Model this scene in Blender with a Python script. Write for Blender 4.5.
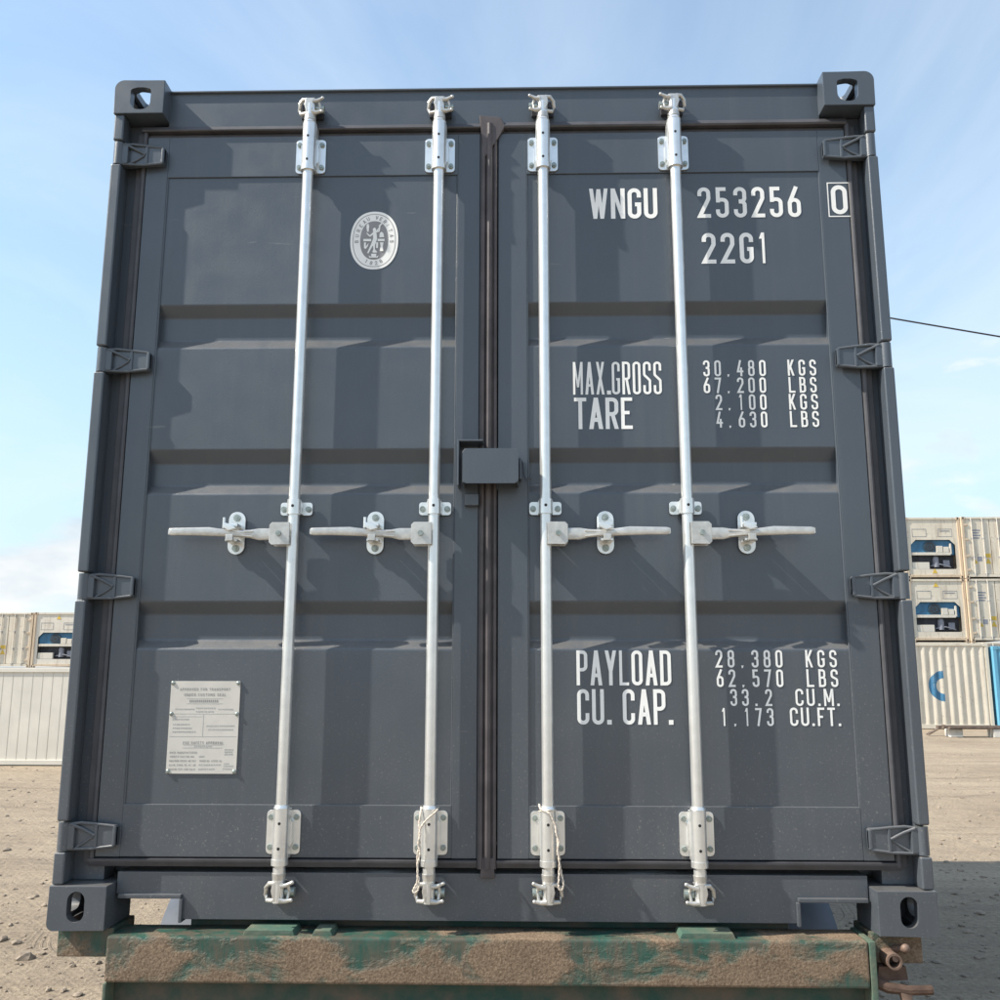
import bpy, bmesh, math, random
from mathutils import Vector, Matrix
R = math.radians
random.seed(7)
C = bpy.context.scene
for o in list(bpy.data.objects): bpy.data.objects.remove(o)
col = C.collection

# ------------------------------------------------------------------ camera, sky, sun, exposure
BASE = 1.057                                  # height of the container's underside above the yard
CAM = Vector((0.0919, -2.7563, BASE + 0.6932))
YAW, PITCH, ROLL = R(-1.2837), R(10.4663), R(0.0757)
F = Vector((math.sin(YAW)*math.cos(PITCH), math.cos(YAW)*math.cos(PITCH), math.sin(PITCH)))
r0 = Vector((math.cos(YAW), -math.sin(YAW), 0)); u0 = r0.cross(F)
rr = math.cos(ROLL)*r0 + math.sin(ROLL)*u0; uu = -math.sin(ROLL)*r0 + math.cos(ROLL)*u0
cd = bpy.data.cameras.new('camera'); cam = bpy.data.objects.new('camera', cd); col.objects.link(cam)
m = Matrix((rr, uu, -F)).transposed().to_4x4(); m.translation = CAM; cam.matrix_world = m
cd.sensor_fit = 'HORIZONTAL'; cd.sensor_width = 36; cd.lens = 36*0.950; cd.clip_start = 0.05; cd.clip_end = 6000
C.camera = cam
C.render.resolution_x = C.render.resolution_y = 1024

SUN_TRAVEL = Vector((1.0, 0.25, -1.0)).normalized()
SUN_EL = math.asin(-SUN_TRAVEL.z)
SUN_AZ = math.atan2(-SUN_TRAVEL.x, -SUN_TRAVEL.y)          # clockwise from +Y
sd = bpy.data.lights.new('sun', 'SUN'); sun = bpy.data.objects.new('sun', sd); col.objects.link(sun)
sd.energy = 4.4; sd.angle = R(0.55); sd.color = (1.0, 0.93, 0.82)
sun.rotation_euler = SUN_TRAVEL.to_track_quat('-Z', 'Y').to_euler(); sun.location = (-20, -8, 25)

world = bpy.data.worlds.new('World'); C.world = world; world.use_nodes = True
N = world.node_tree.nodes; L = world.node_tree.links; N.clear()
def nd(tree, typ, **kw):
    n = tree.nodes.new(typ)
    for k, v in kw.items():
        if k in n.inputs.keys() if hasattr(n.inputs, 'keys') else False: n.inputs[k].default_value = v
        else: setattr(n, k, v)
    return n
def mth(tree, op, a, b=None, clamp=False):
    n = tree.nodes.new('ShaderNodeMath'); n.operation = op; n.use_clamp = clamp
    for i, v in ((0, a), (1, b)):
        if v is None: continue
        if isinstance(v, (int, float)): n.inputs[i].default_value = v
        else: tree.links.new(v, n.inputs[i])
    return n.outputs[0]
def rampn(tree, fac, stops):
    n = tree.nodes.new('ShaderNodeValToRGB'); tree.links.new(fac, n.inputs[0])
    e = n.color_ramp.elements
    while len(e) < len(stops): e.new(0.5)
    for i, (p, c) in enumerate(stops):
        e[i].position = p; e[i].color = c if len(c) == 4 else (*c, 1)
    return n.outputs[0]
def mixc(tree, fac, a, b, mode='MIX'):
    n = tree.nodes.new('ShaderNodeMix'); n.data_type = 'RGBA'; n.blend_type = mode
    for s, v in ((n.inputs[0], fac), (n.inputs[6], a), (n.inputs[7], b)):
        if isinstance(v, (int, float)): s.default_value = v
        elif isinstance(v, tuple): s.default_value = v if len(v) == 4 else (*v, 1)
        else: tree.links.new(v, s)
    return n.outputs[2]
def noise(tree, vec, scale, detail=4, rough=0.55, dist=0.0):
    n = tree.nodes.new('ShaderNodeTexNoise'); n.inputs['Scale'].default_value = scale
    n.inputs['Detail'].default_value = detail; n.inputs['Roughness'].default_value = rough
    n.inputs['Distortion'].default_value = dist
    if vec is not None: tree.links.new(vec, n.inputs['Vector'])
    return n.outputs[0]
def mapping(tree, vec, scale=(1, 1, 1), loc=(0, 0, 0), rot=(0, 0, 0)):
    n = tree.nodes.new('ShaderNodeMapping'); tree.links.new(vec, n.inputs[0])
    n.inputs['Scale'].default_value = scale; n.inputs['Location'].default_value = loc; n.inputs['Rotation'].default_value = rot
    return n.outputs[0]

W = world.node_tree
sky = W.nodes.new('ShaderNodeTexSky'); sky.sky_type = 'NISHITA'; sky.sun_disc = False
sky.sun_elevation = SUN_EL; sky.sun_rotation = SUN_AZ
sky.air_density = 1.3; sky.dust_density = 0.7; sky.ozone_density = 1.6
tc = W.nodes.new('ShaderNodeTexCoord'); sx = W.nodes.new('ShaderNodeSeparateXYZ')
W.links.new(tc.outputs['Generated'], sx.inputs[0])
zz = mth(W, 'ADD', mth(W, 'MAXIMUM', sx.outputs[2], 0.0), 0.16)
cx = W.nodes.new('ShaderNodeCombineXYZ')
W.links.new(mth(W, 'DIVIDE', sx.outputs[0], zz), cx.inputs[0]); W.links.new(mth(W, 'DIVIDE', sx.outputs[1], zz), cx.inputs[1])
wis = noise(W, mapping(W, cx.outputs[0], (0.9, 0.55, 1), (5.1, 2.2, 0), (0, 0, 0.5)), 1.5, 8, 0.56, 0.8)
wism = rampn(W, wis, [(0.38, (0, 0, 0)), (0.68, (1, 1, 1))])
cum = noise(W, mapping(W, tc.outputs['Generated'], (5, 5, 11), (1.3, 0.4, 0.1)), 1.0, 8, 0.55, 0.2)
band = rampn(W, sx.outputs[2], [(0.0, (0.32,)*3), (0.07, (0.30,)*3), (0.125, (0.22,)*3), (0.19, (0.155,)*3), (0.45, (0.0,)*3)])
cumm = rampn(W, mth(W, 'SUBTRACT', mth(W, 'ADD', cum, band), 0.16), [(0.535, (0, 0, 0)), (0.64, (1, 1, 1))])
cumb = rampn(W, noise(W, mapping(W, tc.outputs['Generated'], (5, 5, 11), (1.3, 0.4, 0.16)), 1.4, 5), [(0.3, (3.7, 4.2, 4.7)), (0.60, (5.9, 5.9, 5.8))])
low = rampn(W, sx.outputs[2], [(0.0, (0.80,)*3), (0.12, (0.66,)*3), (0.32, (0.30,)*3), (0.6, (0.05,)*3)])
skyt = mixc(W, 1.0, sky.outputs[0], (1.34, 1.36, 1.30), 'MULTIPLY')
c1 = mixc(W, low, skyt, (3.15, 4.15, 5.1))
c2 = mixc(W, mth(W, 'MULTIPLY', wism, 0.50), c1, (5.0, 5.6, 6.2))
c3 = mixc(W, mth(W, 'MULTIPLY', cumm, 0.92), c2, cumb)
bg = W.nodes.new('ShaderNodeBackground'); bg.inputs[1].default_value = 0.106
W.links.new(c3, bg.inputs[0])
wo = W.nodes.new('ShaderNodeOutputWorld'); W.links.new(bg.outputs[0], wo.inputs[0])
vs = C.view_settings; vs.view_transform = 'Standard'; vs.look = 'None'; vs.exposure = 0.80; vs.gamma = 1.0; vs.use_curve_mapping = False

# ------------------------------------------------------------------ materials
def newmat(name, rough=0.5, metal=0.0, spec=0.5):
    mt = bpy.data.materials.new(name); mt.use_nodes = True
    b = mt.node_tree.nodes['Principled BSDF']
    b.inputs['Roughness'].default_value = rough; b.inputs['Metallic'].default_value = metal
    b.inputs['Specular IOR Level'].default_value = spec
    return mt, mt.node_tree, b
def ocoord(t): return t.nodes.new('ShaderNodeTexCoord').outputs['Object']
def bump(t, b, h, dist, strength=0.6):
    n = t.nodes.new('ShaderNodeBump'); n.inputs['Strength'].default_value = strength; n.inputs['Distance'].default_value = dist
    t.links.new(h, n.inputs['Height']); t.links.new(n.outputs[0], b.inputs['Normal'])
def simple(name, c, rough=0.5, metal=0.0, spec=0.5, var=0.12, scale=9.0, bmp=0.0):
    mt, t, b = newmat(name, rough, metal, spec); o = ocoord(t)
    n = noise(t, o, scale, 5)
    lo = tuple(x*(1-var) for x in c); hi = tuple(min(1, x*(1+var)) for x in c)
    t.links.new(rampn(t, n, [(0.3, lo), (0.7, hi)]), b.inputs['Base Color'])
    if bmp: bump(t, b, noise(t, o, 180, 3), bmp)
    return mt
M = {}
# slate grey container paint: fine dust, slight streaks, orange peel
def paint(name, c, dust_amt):
    mt, t, b = newmat(name, 0.42, 0, 0.5); o = ocoord(t)
    base = rampn(t, noise(t, o, 2.2, 5), [(0.3, tuple(x*0.93 for x in c)), (0.72, tuple(x*1.07 for x in c))])
    streak = noise(t, mapping(t, o, (26, 26, 0.9)), 1.0, 4, 0.6)
    base = mixc(t, mth(t, 'MULTIPLY', rampn(t, streak, [(0.5, (0, 0, 0)), (0.8, (1, 1, 1))]), 0.16), base, (0.13, 0.128, 0.125))
    speck = rampn(t, noise(t, o, 150, 3, 0.7), [(0.60, (0, 0, 0)), (0.70, (1, 1, 1))])
    sz = t.nodes.new('ShaderNodeSeparateXYZ'); t.links.new(o, sz.inputs[0])
    lowm = rampn(t, mth(t, 'MULTIPLY', sz.outputs[2], 0.386), [(0.0, (1, 1, 1)), (0.16, (0.7,)*3), (0.42, (0.14,)*3), (1.0, (0.05,)*3)])
    patch = rampn(t, noise(t, o, 4.5, 6, 0.65), [(0.35, (0.25,)*3), (0.75, (1, 1, 1))])
    dm = mth(t, 'MULTIPLY', mth(t, 'MULTIPLY', lowm, patch), dust_amt)
    base = mixc(t, mth(t, 'MULTIPLY', dm, 0.22), base, (0.16, 0.14, 0.122))
    base = mixc(t, mth(t, 'MULTIPLY', mth(t, 'MULTIPLY', speck, dm), 0.75), base, (0.34, 0.30, 0.26))
    scr = noise(t, mapping(t, o, (3.5, 3.5, 34), (3.1, 0, 0), (0, 0.5, 0)), 1.0, 3, 0.7)
    base = mixc(t, mth(t, 'MULTIPLY', rampn(t, scr, [(0.72, (0, 0, 0)), (0.75, (1, 1, 1))]), 0.35), base, (0.19, 0.19, 0.19))
    rs = noise(t, mapping(t, o, (1, 1, 0.55), (0, 7.7, 0)), 38, 4, 0.8)
    base = mixc(t, mth(t, 'MULTIPLY', rampn(t, rs, [(0.73, (0, 0, 0)), (0.77, (1, 1, 1))]), 0.8), base, (0.12, 0.07, 0.045))
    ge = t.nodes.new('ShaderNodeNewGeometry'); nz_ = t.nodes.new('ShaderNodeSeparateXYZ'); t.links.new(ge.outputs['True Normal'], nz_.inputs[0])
    lit_dust = rampn(t, nz_.outputs[2], [(0.25, (0, 0, 0)), (0.75, (1, 1, 1))])      # dust on upward ledges, painted paler to strengthen their sunlit look
    base = mixc(t, mth(t, 'MULTIPLY', mth(t, 'MULTIPLY', lit_dust, rampn(t, noise(t, o, 20, 6, 0.7), [(0.3, (0.45,)*3), (0.65, (1, 1, 1))])), 0.50), base, (0.20, 0.180, 0.155))
    b.inputs['Coat Weight'].default_value = 0.35; b.inputs['Coat Roughness'].default_value = 0.22
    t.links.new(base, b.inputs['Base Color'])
    t.links.new(rampn(t, noise(t, o, 12, 4), [(0.3, (0.30,)*3), (0.7, (0.44,)*3)]), b.inputs['Roughness'])
    h = mth(t, 'ADD', noise(t, o, 420, 2), mth(t, 'MULTIPLY', noise(t, o, 2.6, 2), 9.0))
    bump(t, b, h, 0.0013, 0.45)
    return mt
PAINT = (0.059, 0.074, 0.093)
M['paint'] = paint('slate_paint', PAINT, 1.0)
M['gasket'] = simple('gasket_rubber', (0.078, 0.067, 0.069), 0.5, 0, 0.45, 0.3, 14, 0.0006)
M['edge_gasket'] = simple('edge_gasket_rubber', (0.064, 0.064, 0.072), 0.48, 0, 0.5, 0.2, 14, 0.0006)
M['zinc'] = simple('galvanised_steel', (0.74, 0.755, 0.75), 0.28, 0.7, 0.5, 0.07, 24, 0.0003)
M['zinc_cast'] = simple('galvanised_casting', (0.55, 0.54, 0.51), 0.36, 0.6, 0.5, 0.14, 45, 0.0008)
M['bolt'] = simple('zinc_bolt', (0.30, 0.34, 0.32), 0.35, 0.55, 0.5, 0.3, 80)
M['hole'] = simple('hole_dark', (0.015, 0.015, 0.016), 0.8)
mt, t, b = newmat('white_vinyl', 0.5, 0, 0.4); o = ocoord(t)
lc = rampn(t, noise(t, o, 6, 5), [(0.3, (0.80, 0.80, 0.775)), (0.7, (0.88, 0.88, 0.86))])
lc = mixc(t, mth(t, 'MULTIPLY', rampn(t, noise(t, o, 160, 4, 0.75), [(0.64, (0, 0, 0)), (0.72, (1, 1, 1))]), 0.55), lc, (0.40, 0.40, 0.40))
t.links.new(lc, b.inputs['Base Color']); M['letter'] = mt
M['plate'] = simple('etched_plate', (0.55, 0.53, 0.485), 0.5, 0.0, 0.5, 0.06, 20)
M['engrave'] = simple('plate_print', (0.27, 0.265, 0.26), 0.5)
M['engrave_faint'] = simple('plate_print_faint', (0.40, 0.395, 0.385), 0.5)
M['emb_grey'] = simple('sticker_grey', (0.26, 0.255, 0.26), 0.5)
M['rope'] = simple('cotton_rope', (0.62, 0.55, 0.47), 0.9, 0, 0.2, 0.2, 200, 0.001)
M['tyre'] = simple('tyre_rubber', (0.03, 0.03, 0.032), 0.8, 0, 0.3, 0.3, 12, 0.002)
M['guard'] = simple('mudguard_plastic', (0.11, 0.125, 0.15), 0.45, 0, 0.5, 0.2)
M['darksteel'] = simple('rusty_steel', (0.10, 0.062, 0.045), 0.75, 0.2, 0.4, 0.45, 18, 0.002)
M['copper'] = simple('rusted_pin', (0.17, 0.115, 0.088), 0.6, 0.2, 0.4, 0.35, 40, 0.001)
def beam_mat():
    mt, t, b = newmat('muddy_green_paint', 0.6, 0, 0.4); o = ocoord(t)
    g = rampn(t, noise(t, o, 9, 6, 0.65), [(0.25, (0.016, 0.052, 0.040)), (0.55, (0.032, 0.090, 0.070)), (0.8, (0.10, 0.150, 0.120))])
    g = mixc(t, rampn(t, noise(t, mapping(t, o, (14, 14, 3)), 2.0, 7, 0.7), [(0.42, (0, 0, 0)), (0.60, (0.8,)*3)]), g, (0.115, 0.090, 0.068))
    zs = t.nodes.new('ShaderNodeSeparateXYZ'); t.links.new(o, zs.inputs[0])
    edge = rampn(t, mth(t, 'MULTIPLY', mth(t, 'SUBTRACT', zs.outputs[2], 0.99), 16.0), [(0.0, (0, 0, 0)), (0.9, (0.09,)*3)])
    mud = rampn(t, mth(t, 'SUBTRACT', noise(t, mapping(t, o, (1.0, 1.0, 1.5), (0.42, 0, 0.0)), 4.6, 7, 0.62, 0.25), edge), [(0.395, (0, 0, 0)), (0.50, (1, 1, 1))])
    clod = noise(t, o, 150, 6, 0.7)
    mc = rampn(t, clod, [(0.3, (0.105, 0.072, 0.047)), (0.5, (0.20, 0.142, 0.095)), (0.72, (0.31, 0.235, 0.165))])
    mc = mixc(t, 0.55, mc, rampn(t, noise(t, o, 14, 5, 0.6), [(0.3, (0.34,)*3), (0.7, (0.62,)*3)]), 'OVERLAY')
    t.links.new(mixc(t, mud, g, mc), b.inputs['Base Color'])
    t.links.new(mixc(t, mud, (0.42,)*3, (0.95,)*3), b.inputs['Roughness'])
    vor = t.nodes.new('ShaderNodeTexVoronoi'); vor.inputs['Scale'].default_value = 130; t.links.new(o, vor.inputs['Vector'])
    h = mth(t, 'ADD', mth(t, 'MULTIPLY', noise(t, o, 60, 5), 0.35), mth(t, 'MULTIPLY', mud, mth(t, 'ADD', 0.8, mth(t, 'MULTIPLY', mth(t, 'ADD', clod, mth(t, 'MULTIPLY', vor.outputs[0], -0.25)), 1.6))))
    bump(t, b, h, 0.0035, 0.8)
    return mt
M['beam'] = beam_mat()
def dusty(name, c, dust):
    mt, t, b = newmat(name, 0.7, 0, 0.4); o = ocoord(t)
    k = rampn(t, noise(t, o, 7, 7, 0.65), [(0.42, (0, 0, 0)), (0.72, (1, 1, 1))])
    t.links.new(mixc(t, k, c, dust), b.inputs['Base Color']); bump(t, b, noise(t, o, 60, 5), 0.003, 0.6)
    return mt
M['frame_green'] = dusty('dusty_green_paint', (0.02, 0.062, 0.05), (0.13, 0.095, 0.07))
M['beam_edge'] = dusty('worn_green_edge', (0.06, 0.12, 0.09), (0.20, 0.165, 0.115))
def reefer_mat(name, c, rustamt, seed):
    mt, t, b = newmat(name, 0.55, 0, 0.4); o = ocoord(t)
    base = rampn(t, noise(t, mapping(t, o, (1, 1, 1), (seed, 0, 0)), 1.5, 6), [(0.3, tuple(x*0.86 for x in c)), (0.7, c)])
    st = noise(t, mapping(t, o, (7, 7, 0.7), (seed*2, 0, 0)), 1.0, 6, 0.68)
    base = mixc(t, mth(t, 'MULTIPLY', rampn(t, st, [(0.52, (0, 0, 0)), (0.74, (1, 1, 1))]), rustamt), base, (0.27, 0.17, 0.10))
    sp = noise(t, mapping(t, o, (1, 1, 1), (0, seed, 0)), 9.0, 5, 0.75)
    base = mixc(t, mth(t, 'MULTIPLY', rampn(t, sp, [(0.60, (0, 0, 0)), (0.68, (1, 1, 1))]), rustamt), base, (0.17, 0.10, 0.065))
    t.links.new(base, b.inputs['Base Color'])
    return mt
M['reefer'] = reefer_mat('weathered_cream_paint', (0.68, 0.615, 0.505), 0.60, 1.0)
M['reefer_clean'] = reefer_mat('pale_cream_paint', (0.68, 0.635, 0.55), 0.5, 4.0)
M['rustpost'] = reefer_mat('rusty_post_paint', (0.60, 0.48, 0.35), 0.85, 9.0)
M['corr_white'] = reefer_mat('grimy_white_paint', (0.68, 0.625, 0.52), 0.42, 6.0)
M['fence'] = reefer_mat('cream_panel_paint', (0.72, 0.68, 0.595), 0.08, 3.0)
M['unit_blue'] = simple('unit_blue', (0.035, 0.14, 0.25), 0.5, 0, 0.5, 0.3, 3)
M['unit_dark'] = simple('unit_dark', (0.03, 0.032, 0.04), 0.6, 0, 0.4, 0.4, 5)
M['sky_blue'] = reefer_mat('light_blue_paint', (0.13, 0.38, 0.55), 0.15, 2.0)
M['logo_blue'] = simple('logo_blue', (0.05, 0.17, 0.30), 0.55, 0, 0.4, 0.2, 5)
M['fan'] = simple('fan_grille', (0.03, 0.06, 0.085), 0.6, 0, 0.4, 0.3, 6)
M['yellow'] = simple('warning_yellow', (0.62, 0.42, 0.06), 0.55)
M['markgrey'] = simple('marking_grey', (0.22, 0.23, 0.27), 0.6)
M['markred'] = simple('rod_cream', (0.58, 0.54, 0.47), 0.5)
M['concrete'] = simple('concrete', (0.36, 0.34, 0.31), 0.9, 0, 0.3, 0.2, 3)
M['blockwhite'] = simple('whitewashed_concrete', (0.62, 0.60, 0.55), 0.85, 0, 0.3, 0.15, 6)
M['wood'] = simple('weathered_timber', (0.13, 0.10, 0.08), 0.85, 0, 0.2, 0.4, 8)
M['cable'] = simple('black_cable', (0.03, 0.03, 0.035), 0.6)
M['stone'] = simple('yard_stone', (0.27, 0.222, 0.172), 0.9, 0, 0.2, 0.35, 14, 0.004)
def ground_mat():
    mt, t, b = newmat('sandy_yard', 0.95, 0, 0.2); o = ocoord(t)
    a = rampn(t, noise(t, o, 0.35, 7, 0.6), [(0.3, (0.278, 0.222, 0.160)), (0.5, (0.345, 0.278, 0.203)), (0.72, (0.405, 0.332, 0.242))])
    tr = noise(t, mapping(t, o, (0.22, 1.9, 1), (0.3, 0.0, 0), (0, 0, 0.12)), 1.6, 6, 0.6, 0.8)
    a = mixc(t, mth(t, 'MULTIPLY', rampn(t, tr, [(0.48, (0, 0, 0)), (0.66, (1, 1, 1))]), 0.45), a, (0.215, 0.170, 0.128))
    sp = t.nodes.new('ShaderNodeSeparateXYZ'); t.links.new(o, sp.inputs[0])
    yy = mth(t, 'ADD', mth(t, 'ADD', sp.outputs[1], mth(t, 'MULTIPLY', sp.outputs[0], 0.16)), mth(t, 'MULTIPLY', noise(t, o, 0.25, 2), 5.0))
    rut = mth(t, 'ABSOLUTE', mth(t, 'SUBTRACT', mth(t, 'MODULO', mth(t, 'ADD', yy, 200.0), 2.05), 1.0))
    rutm = rampn(t, rut, [(0.10, (1, 1, 1)), (0.17, (0, 0, 0))])
    bars = rampn(t, mth(t, 'SINE', mth(t, 'MULTIPLY', mth(t, 'ADD', sp.outputs[0], mth(t, 'MULTIPLY', rut, 1.2)), 62.0)), [(0.0, (0, 0, 0)), (0.6, (1, 1, 1))])
    rutm = mth(t, 'MULTIPLY', rutm, rampn(t, noise(t, o, 0.5, 4), [(0.42, (0, 0, 0)), (0.58, (1, 1, 1))]))
    a = mixc(t, mth(t, 'MULTIPLY', rutm, 0.30), a, (0.23, 0.182, 0.138))
    fine = noise(t, o, 26, 7, 0.72)
    a = mixc(t, 0.75, a, rampn(t, fine, [(0.30, (0.30,)*3), (0.5, (0.5,)*3), (0.72, (0.74,)*3)]), 'OVERLAY')
    gr = noise(t, o, 75, 4, 0.7)
    a = mixc(t, mth(t, 'MULTIPLY', rampn(t, gr, [(0.62, (0, 0, 0)), (0.70, (1, 1, 1))]), 0.55), a, (0.19, 0.155, 0.125))
    t.links.new(a, b.inputs['Base Color'])
    h = mth(t, 'ADD', mth(t, 'MULTIPLY', noise(t, o, 3.2, 8, 0.62), 3.0), mth(t, 'ADD', mth(t, 'ADD', fine, mth(t, 'MULTIPLY', tr, 2.0)), mth(t, 'MULTIPLY', rutm, mth(t, 'SUBTRACT', mth(t, 'MULTIPLY', bars, 0.55), 0.8))))
    bump(t, b, h, 0.035, 0.85)
    return mt
M['ground'] = ground_mat()

# ------------------------------------------------------------------ mesh helpers
class MB:
    def __init__(s): s.bm = bmesh.new()
    def take(s, tb, mi=0):
        bmesh.ops.recalc_face_normals(tb, faces=tb.faces)
        for f in tb.faces: f.material_index = mi
        me = bpy.data.meshes.new('tmp'); tb.to_mesh(me); tb.free(); s.bm.from_mesh(me); bpy.data.meshes.remove(me); return s
    def box(s, x0, x1, y0, y1, z0, z1, bev=0.0, mi=0, seg=2):
        tb = bmesh.new(); bmesh.ops.create_cube(tb, size=1)
        for v in tb.verts: v.co = ((x0+x1)/2+v.co.x*(x1-x0), (y0+y1)/2+v.co.y*(y1-y0), (z0+z1)/2+v.co.z*(z1-z0))
        if bev: bmesh.ops.bevel(tb, geom=list(tb.edges), offset=bev, segments=seg, profile=0.5, affect='EDGES')
        return s.take(tb, mi)
    def prism(s, pts, a, b, plane='xz', bev=0.0, mi=0):
        tb = bmesh.new()
        def P(p, d): return {'xz': (p[0], d, p[1]), 'xy': (p[0], p[1], d), 'yz': (d, p[0], p[1])}[plane]
        A = [tb.verts.new(P(p, a)) for p in pts]; B = [tb.verts.new(P(p, b)) for p in pts]
        tb.faces.new(A); tb.faces.new(B[::-1]); n = len(pts)
        for i in range(n): tb.faces.new((A[i], B[i], B[(i+1) % n], A[(i+1) % n]))
        if bev: bmesh.ops.bevel(tb, geom=list(tb.edges), offset=bev, segments=2, profile=0.5, affect='EDGES')
        return s.take(tb, mi)
    def cyl(s, p0, p1, r0, r1=None, n=20, mi=0):
        r1 = r0 if r1 is None else r1
        p0, p1 = Vector(p0), Vector(p1); d = (p1-p0).normalized(); q = d.to_track_quat('Z', 'Y')
        tb = bmesh.new(); A, B = [], []
        for i in range(n):
            a = 2*math.pi*i/n; e = q @ Vector((math.cos(a), math.sin(a), 0))
            A.append(tb.verts.new(p0+e*r0)); B.append(tb.verts.new(p1+e*r1))
        tb.faces.new(A); tb.faces.new(B)
        for i in range(n): tb.faces.new((A[i], A[(i+1) % n], B[(i+1) % n], B[i]))
        return s.take(tb, mi)
    def tube(s, pts, r, n=8, mi=0, closed=False):
        pts = [Vector(p) for p in pts]; tb = bmesh.new(); rings = []; k = len(pts)
        up = Vector((0.13, 0.31, 0.94))
        for i, p in enumerate(pts):
            a = pts[(i-1) % k] if (closed or i > 0) else p; b = pts[(i+1) % k] if (closed or i < k-1) else p
            d = (b-a).normalized(); e1 = d.cross(up).normalized(); e2 = d.cross(e1)
            rad = r[i] if isinstance(r, (list, tuple)) else r
            rings.append([tb.verts.new(p+(e1*math.cos(2*math.pi*j/n)+e2*math.sin(2*math.pi*j/n))*rad) for j in range(n)])
        for i in range(k if closed else k-1):
            A, B = rings[i], rings[(i+1) % k]
            for j in range(n): tb.faces.new((A[j], A[(j+1) % n], B[(j+1) % n], B[j]))
        if not closed: tb.faces.new(rings[0]); tb.faces.new(rings[-1])
        return s.take(tb, mi)
    def ball(s, c, r, mi=0, sc=(1, 1, 1), seg=12):
        tb = bmesh.new(); bmesh.ops.create_uvsphere(tb, u_segments=seg, v_segments=seg//2+1, radius=r)
        for v in tb.verts: v.co = Vector((v.co.x*sc[0], v.co.y*sc[1], v.co.z*sc[2]))+Vector(c)
        return s.take(tb, mi)
    def sheet(s, rows, mi=0):                       # grid of points
        tb = bmesh.new(); V = [[tb.verts.new(p) for p in row] for row in rows]
        for i in range(len(V)-1):
            for j in range(len(V[0])-1): tb.faces.new((V[i][j], V[i][j+1], V[i+1][j+1], V[i+1][j]))
        return s.take(tb, mi)
    def lathe(s, prof, c, axis='x', n=40, mi=0):    # prof: (offset along axis, radius)
        tb = bmesh.new(); rings = []
        for d, r in prof:
            ring = []
            for j in range(n):
                a = 2*math.pi*j/n
                ring.append(tb.verts.new((c[0]+d, c[1]+r*math.cos(a), c[2]+r*math.sin(a))))
            rings.append(ring)
        for A, B in zip(rings, rings[1:]):
            for j in range(n): tb.faces.new((A[j], A[(j+1) % n], B[(j+1) % n], B[j]))
        tb.faces.new(rings[0]); tb.faces.new(rings[-1])
        return s.take(tb, mi)
    def build(s, name, mats, parent=None, sharp=32, recalc=False):
        if recalc: bmesh.ops.recalc_face_normals(s.bm, faces=s.bm.faces)
        me = bpy.data.meshes.new(name); s.bm.to_mesh(me); s.bm.free()
        for mm in (mats if isinstance(mats, (list, tuple)) else [mats]): me.materials.append(M[mm])
        if len(me.polygons):
            me.polygons.foreach_set('use_smooth', [True]*len(me.polygons)); me.set_sharp_from_angle(angle=R(sharp))
        o = bpy.data.objects.new(name, me); col.objects.link(o)
        if 0 < len(me.polygons) < 20000:
            wn = o.modifiers.new('weighted_normal', 'WEIGHTED_NORMAL'); wn.keep_sharp = True; wn.weight = 80
        if parent is not None: o.parent = parent
        return o
def rrect(x0, x1, z0, z1, r, n=5):
    out = []
    for cx_, cz_, a0 in ((x1-r, z1-r, 0), (x0+r, z1-r, 90), (x0+r, z0+r, 180), (x1-r, z0+r, 270)):
        for i in range(n+1):
            a = R(a0+90*i/n); out.append((cx_+r*math.cos(a), cz_+r*math.sin(a)))
    return out
def tag(o, label=None, cat=None, group=None, kind=None):
    for k, v in (('label', label), ('category', cat), ('group', group), ('kind', kind)):
        if v: o[k] = v
    return o
def thing(name, label, cat, loc=(0, 0, 0), group=None, rz=0.0):
    o = bpy.data.objects.new(name, None); col.objects.link(o); o.location = loc; o.rotation_euler = (0, 0, rz)
    o.empty_display_size = 0.2
    return tag(o, label, cat, group)
def copy_tree(o, parent=None):
    c = o.copy(); col.objects.link(c); c.parent = parent
    for ch in list(o.children): copy_tree(ch, c)
    return c

# ------------------------------------------------------------------ stroke lettering
GL = {}
def G(ch, *st, w=1.0): GL[ch] = (w, st)
G('0', ('c', [(0, 0, .5), (1, 0, .5), (1, 1, .5), (0, 1, .5)])); GL['O'] = GL['0']
G('1', ('p', [(.62, 0), (.62, 1)]), ('d', .16, .80, .58, 1.0), w=.62)
G('2', ('p', [(0, .74), (0, 1, .5), (1, 1, .5), (1, .64, .35), (0, 0), (1, 0)]))
G('3', ('p', [(0, .76), (0, 1, .5), (1, 1, .5), (1, .54, .4), (.36, .54)]), ('p', [(.36, .52), (1, .52, .4), (1, 0, .5), (0, 0, .5), (0, .24)]))
G('4', ('p', [(.60, 1), (0, .27), (1, .27)]), ('p', [(.74, .55), (.74, 0)]))
G('5', ('p', [(.95, 1), (.05, 1), (.05, .50)]), ('p', [(.05, .60), (1, .60, .45), (1, 0, .5), (0, 0, .5), (0, .24)]))
G('6', ('p', [(.80, 1), (.0, .47, .3), (0, .25)]), ('c', [(0, 0, .5), (1, 0, .5), (1, .57, .5), (0, .57, .5)]))
G('7', ('p', [(0, 1), (1, 1), (.36, 0)]))
G('8', ('c', [(.05, .54, .4), (.95, .54, .4), (.95, 1, .45), (.05, 1, .45)]), ('c', [(0, 0, .5), (1, 0, .5), (1, .54, .45), (0, .54, .45)]))
G('9', ('p', [(.22, 0), (1, .54, .25), (1, 1, .5), (0, 1, .5), (0, .43, .5), (.98, .43, .3)]))
G('A', ('d', 0, 0, .5, 1), ('d', 1, 0, .5, 1), ('p', [(.2, .26), (.8, .26)]), w=1.08)
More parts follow.
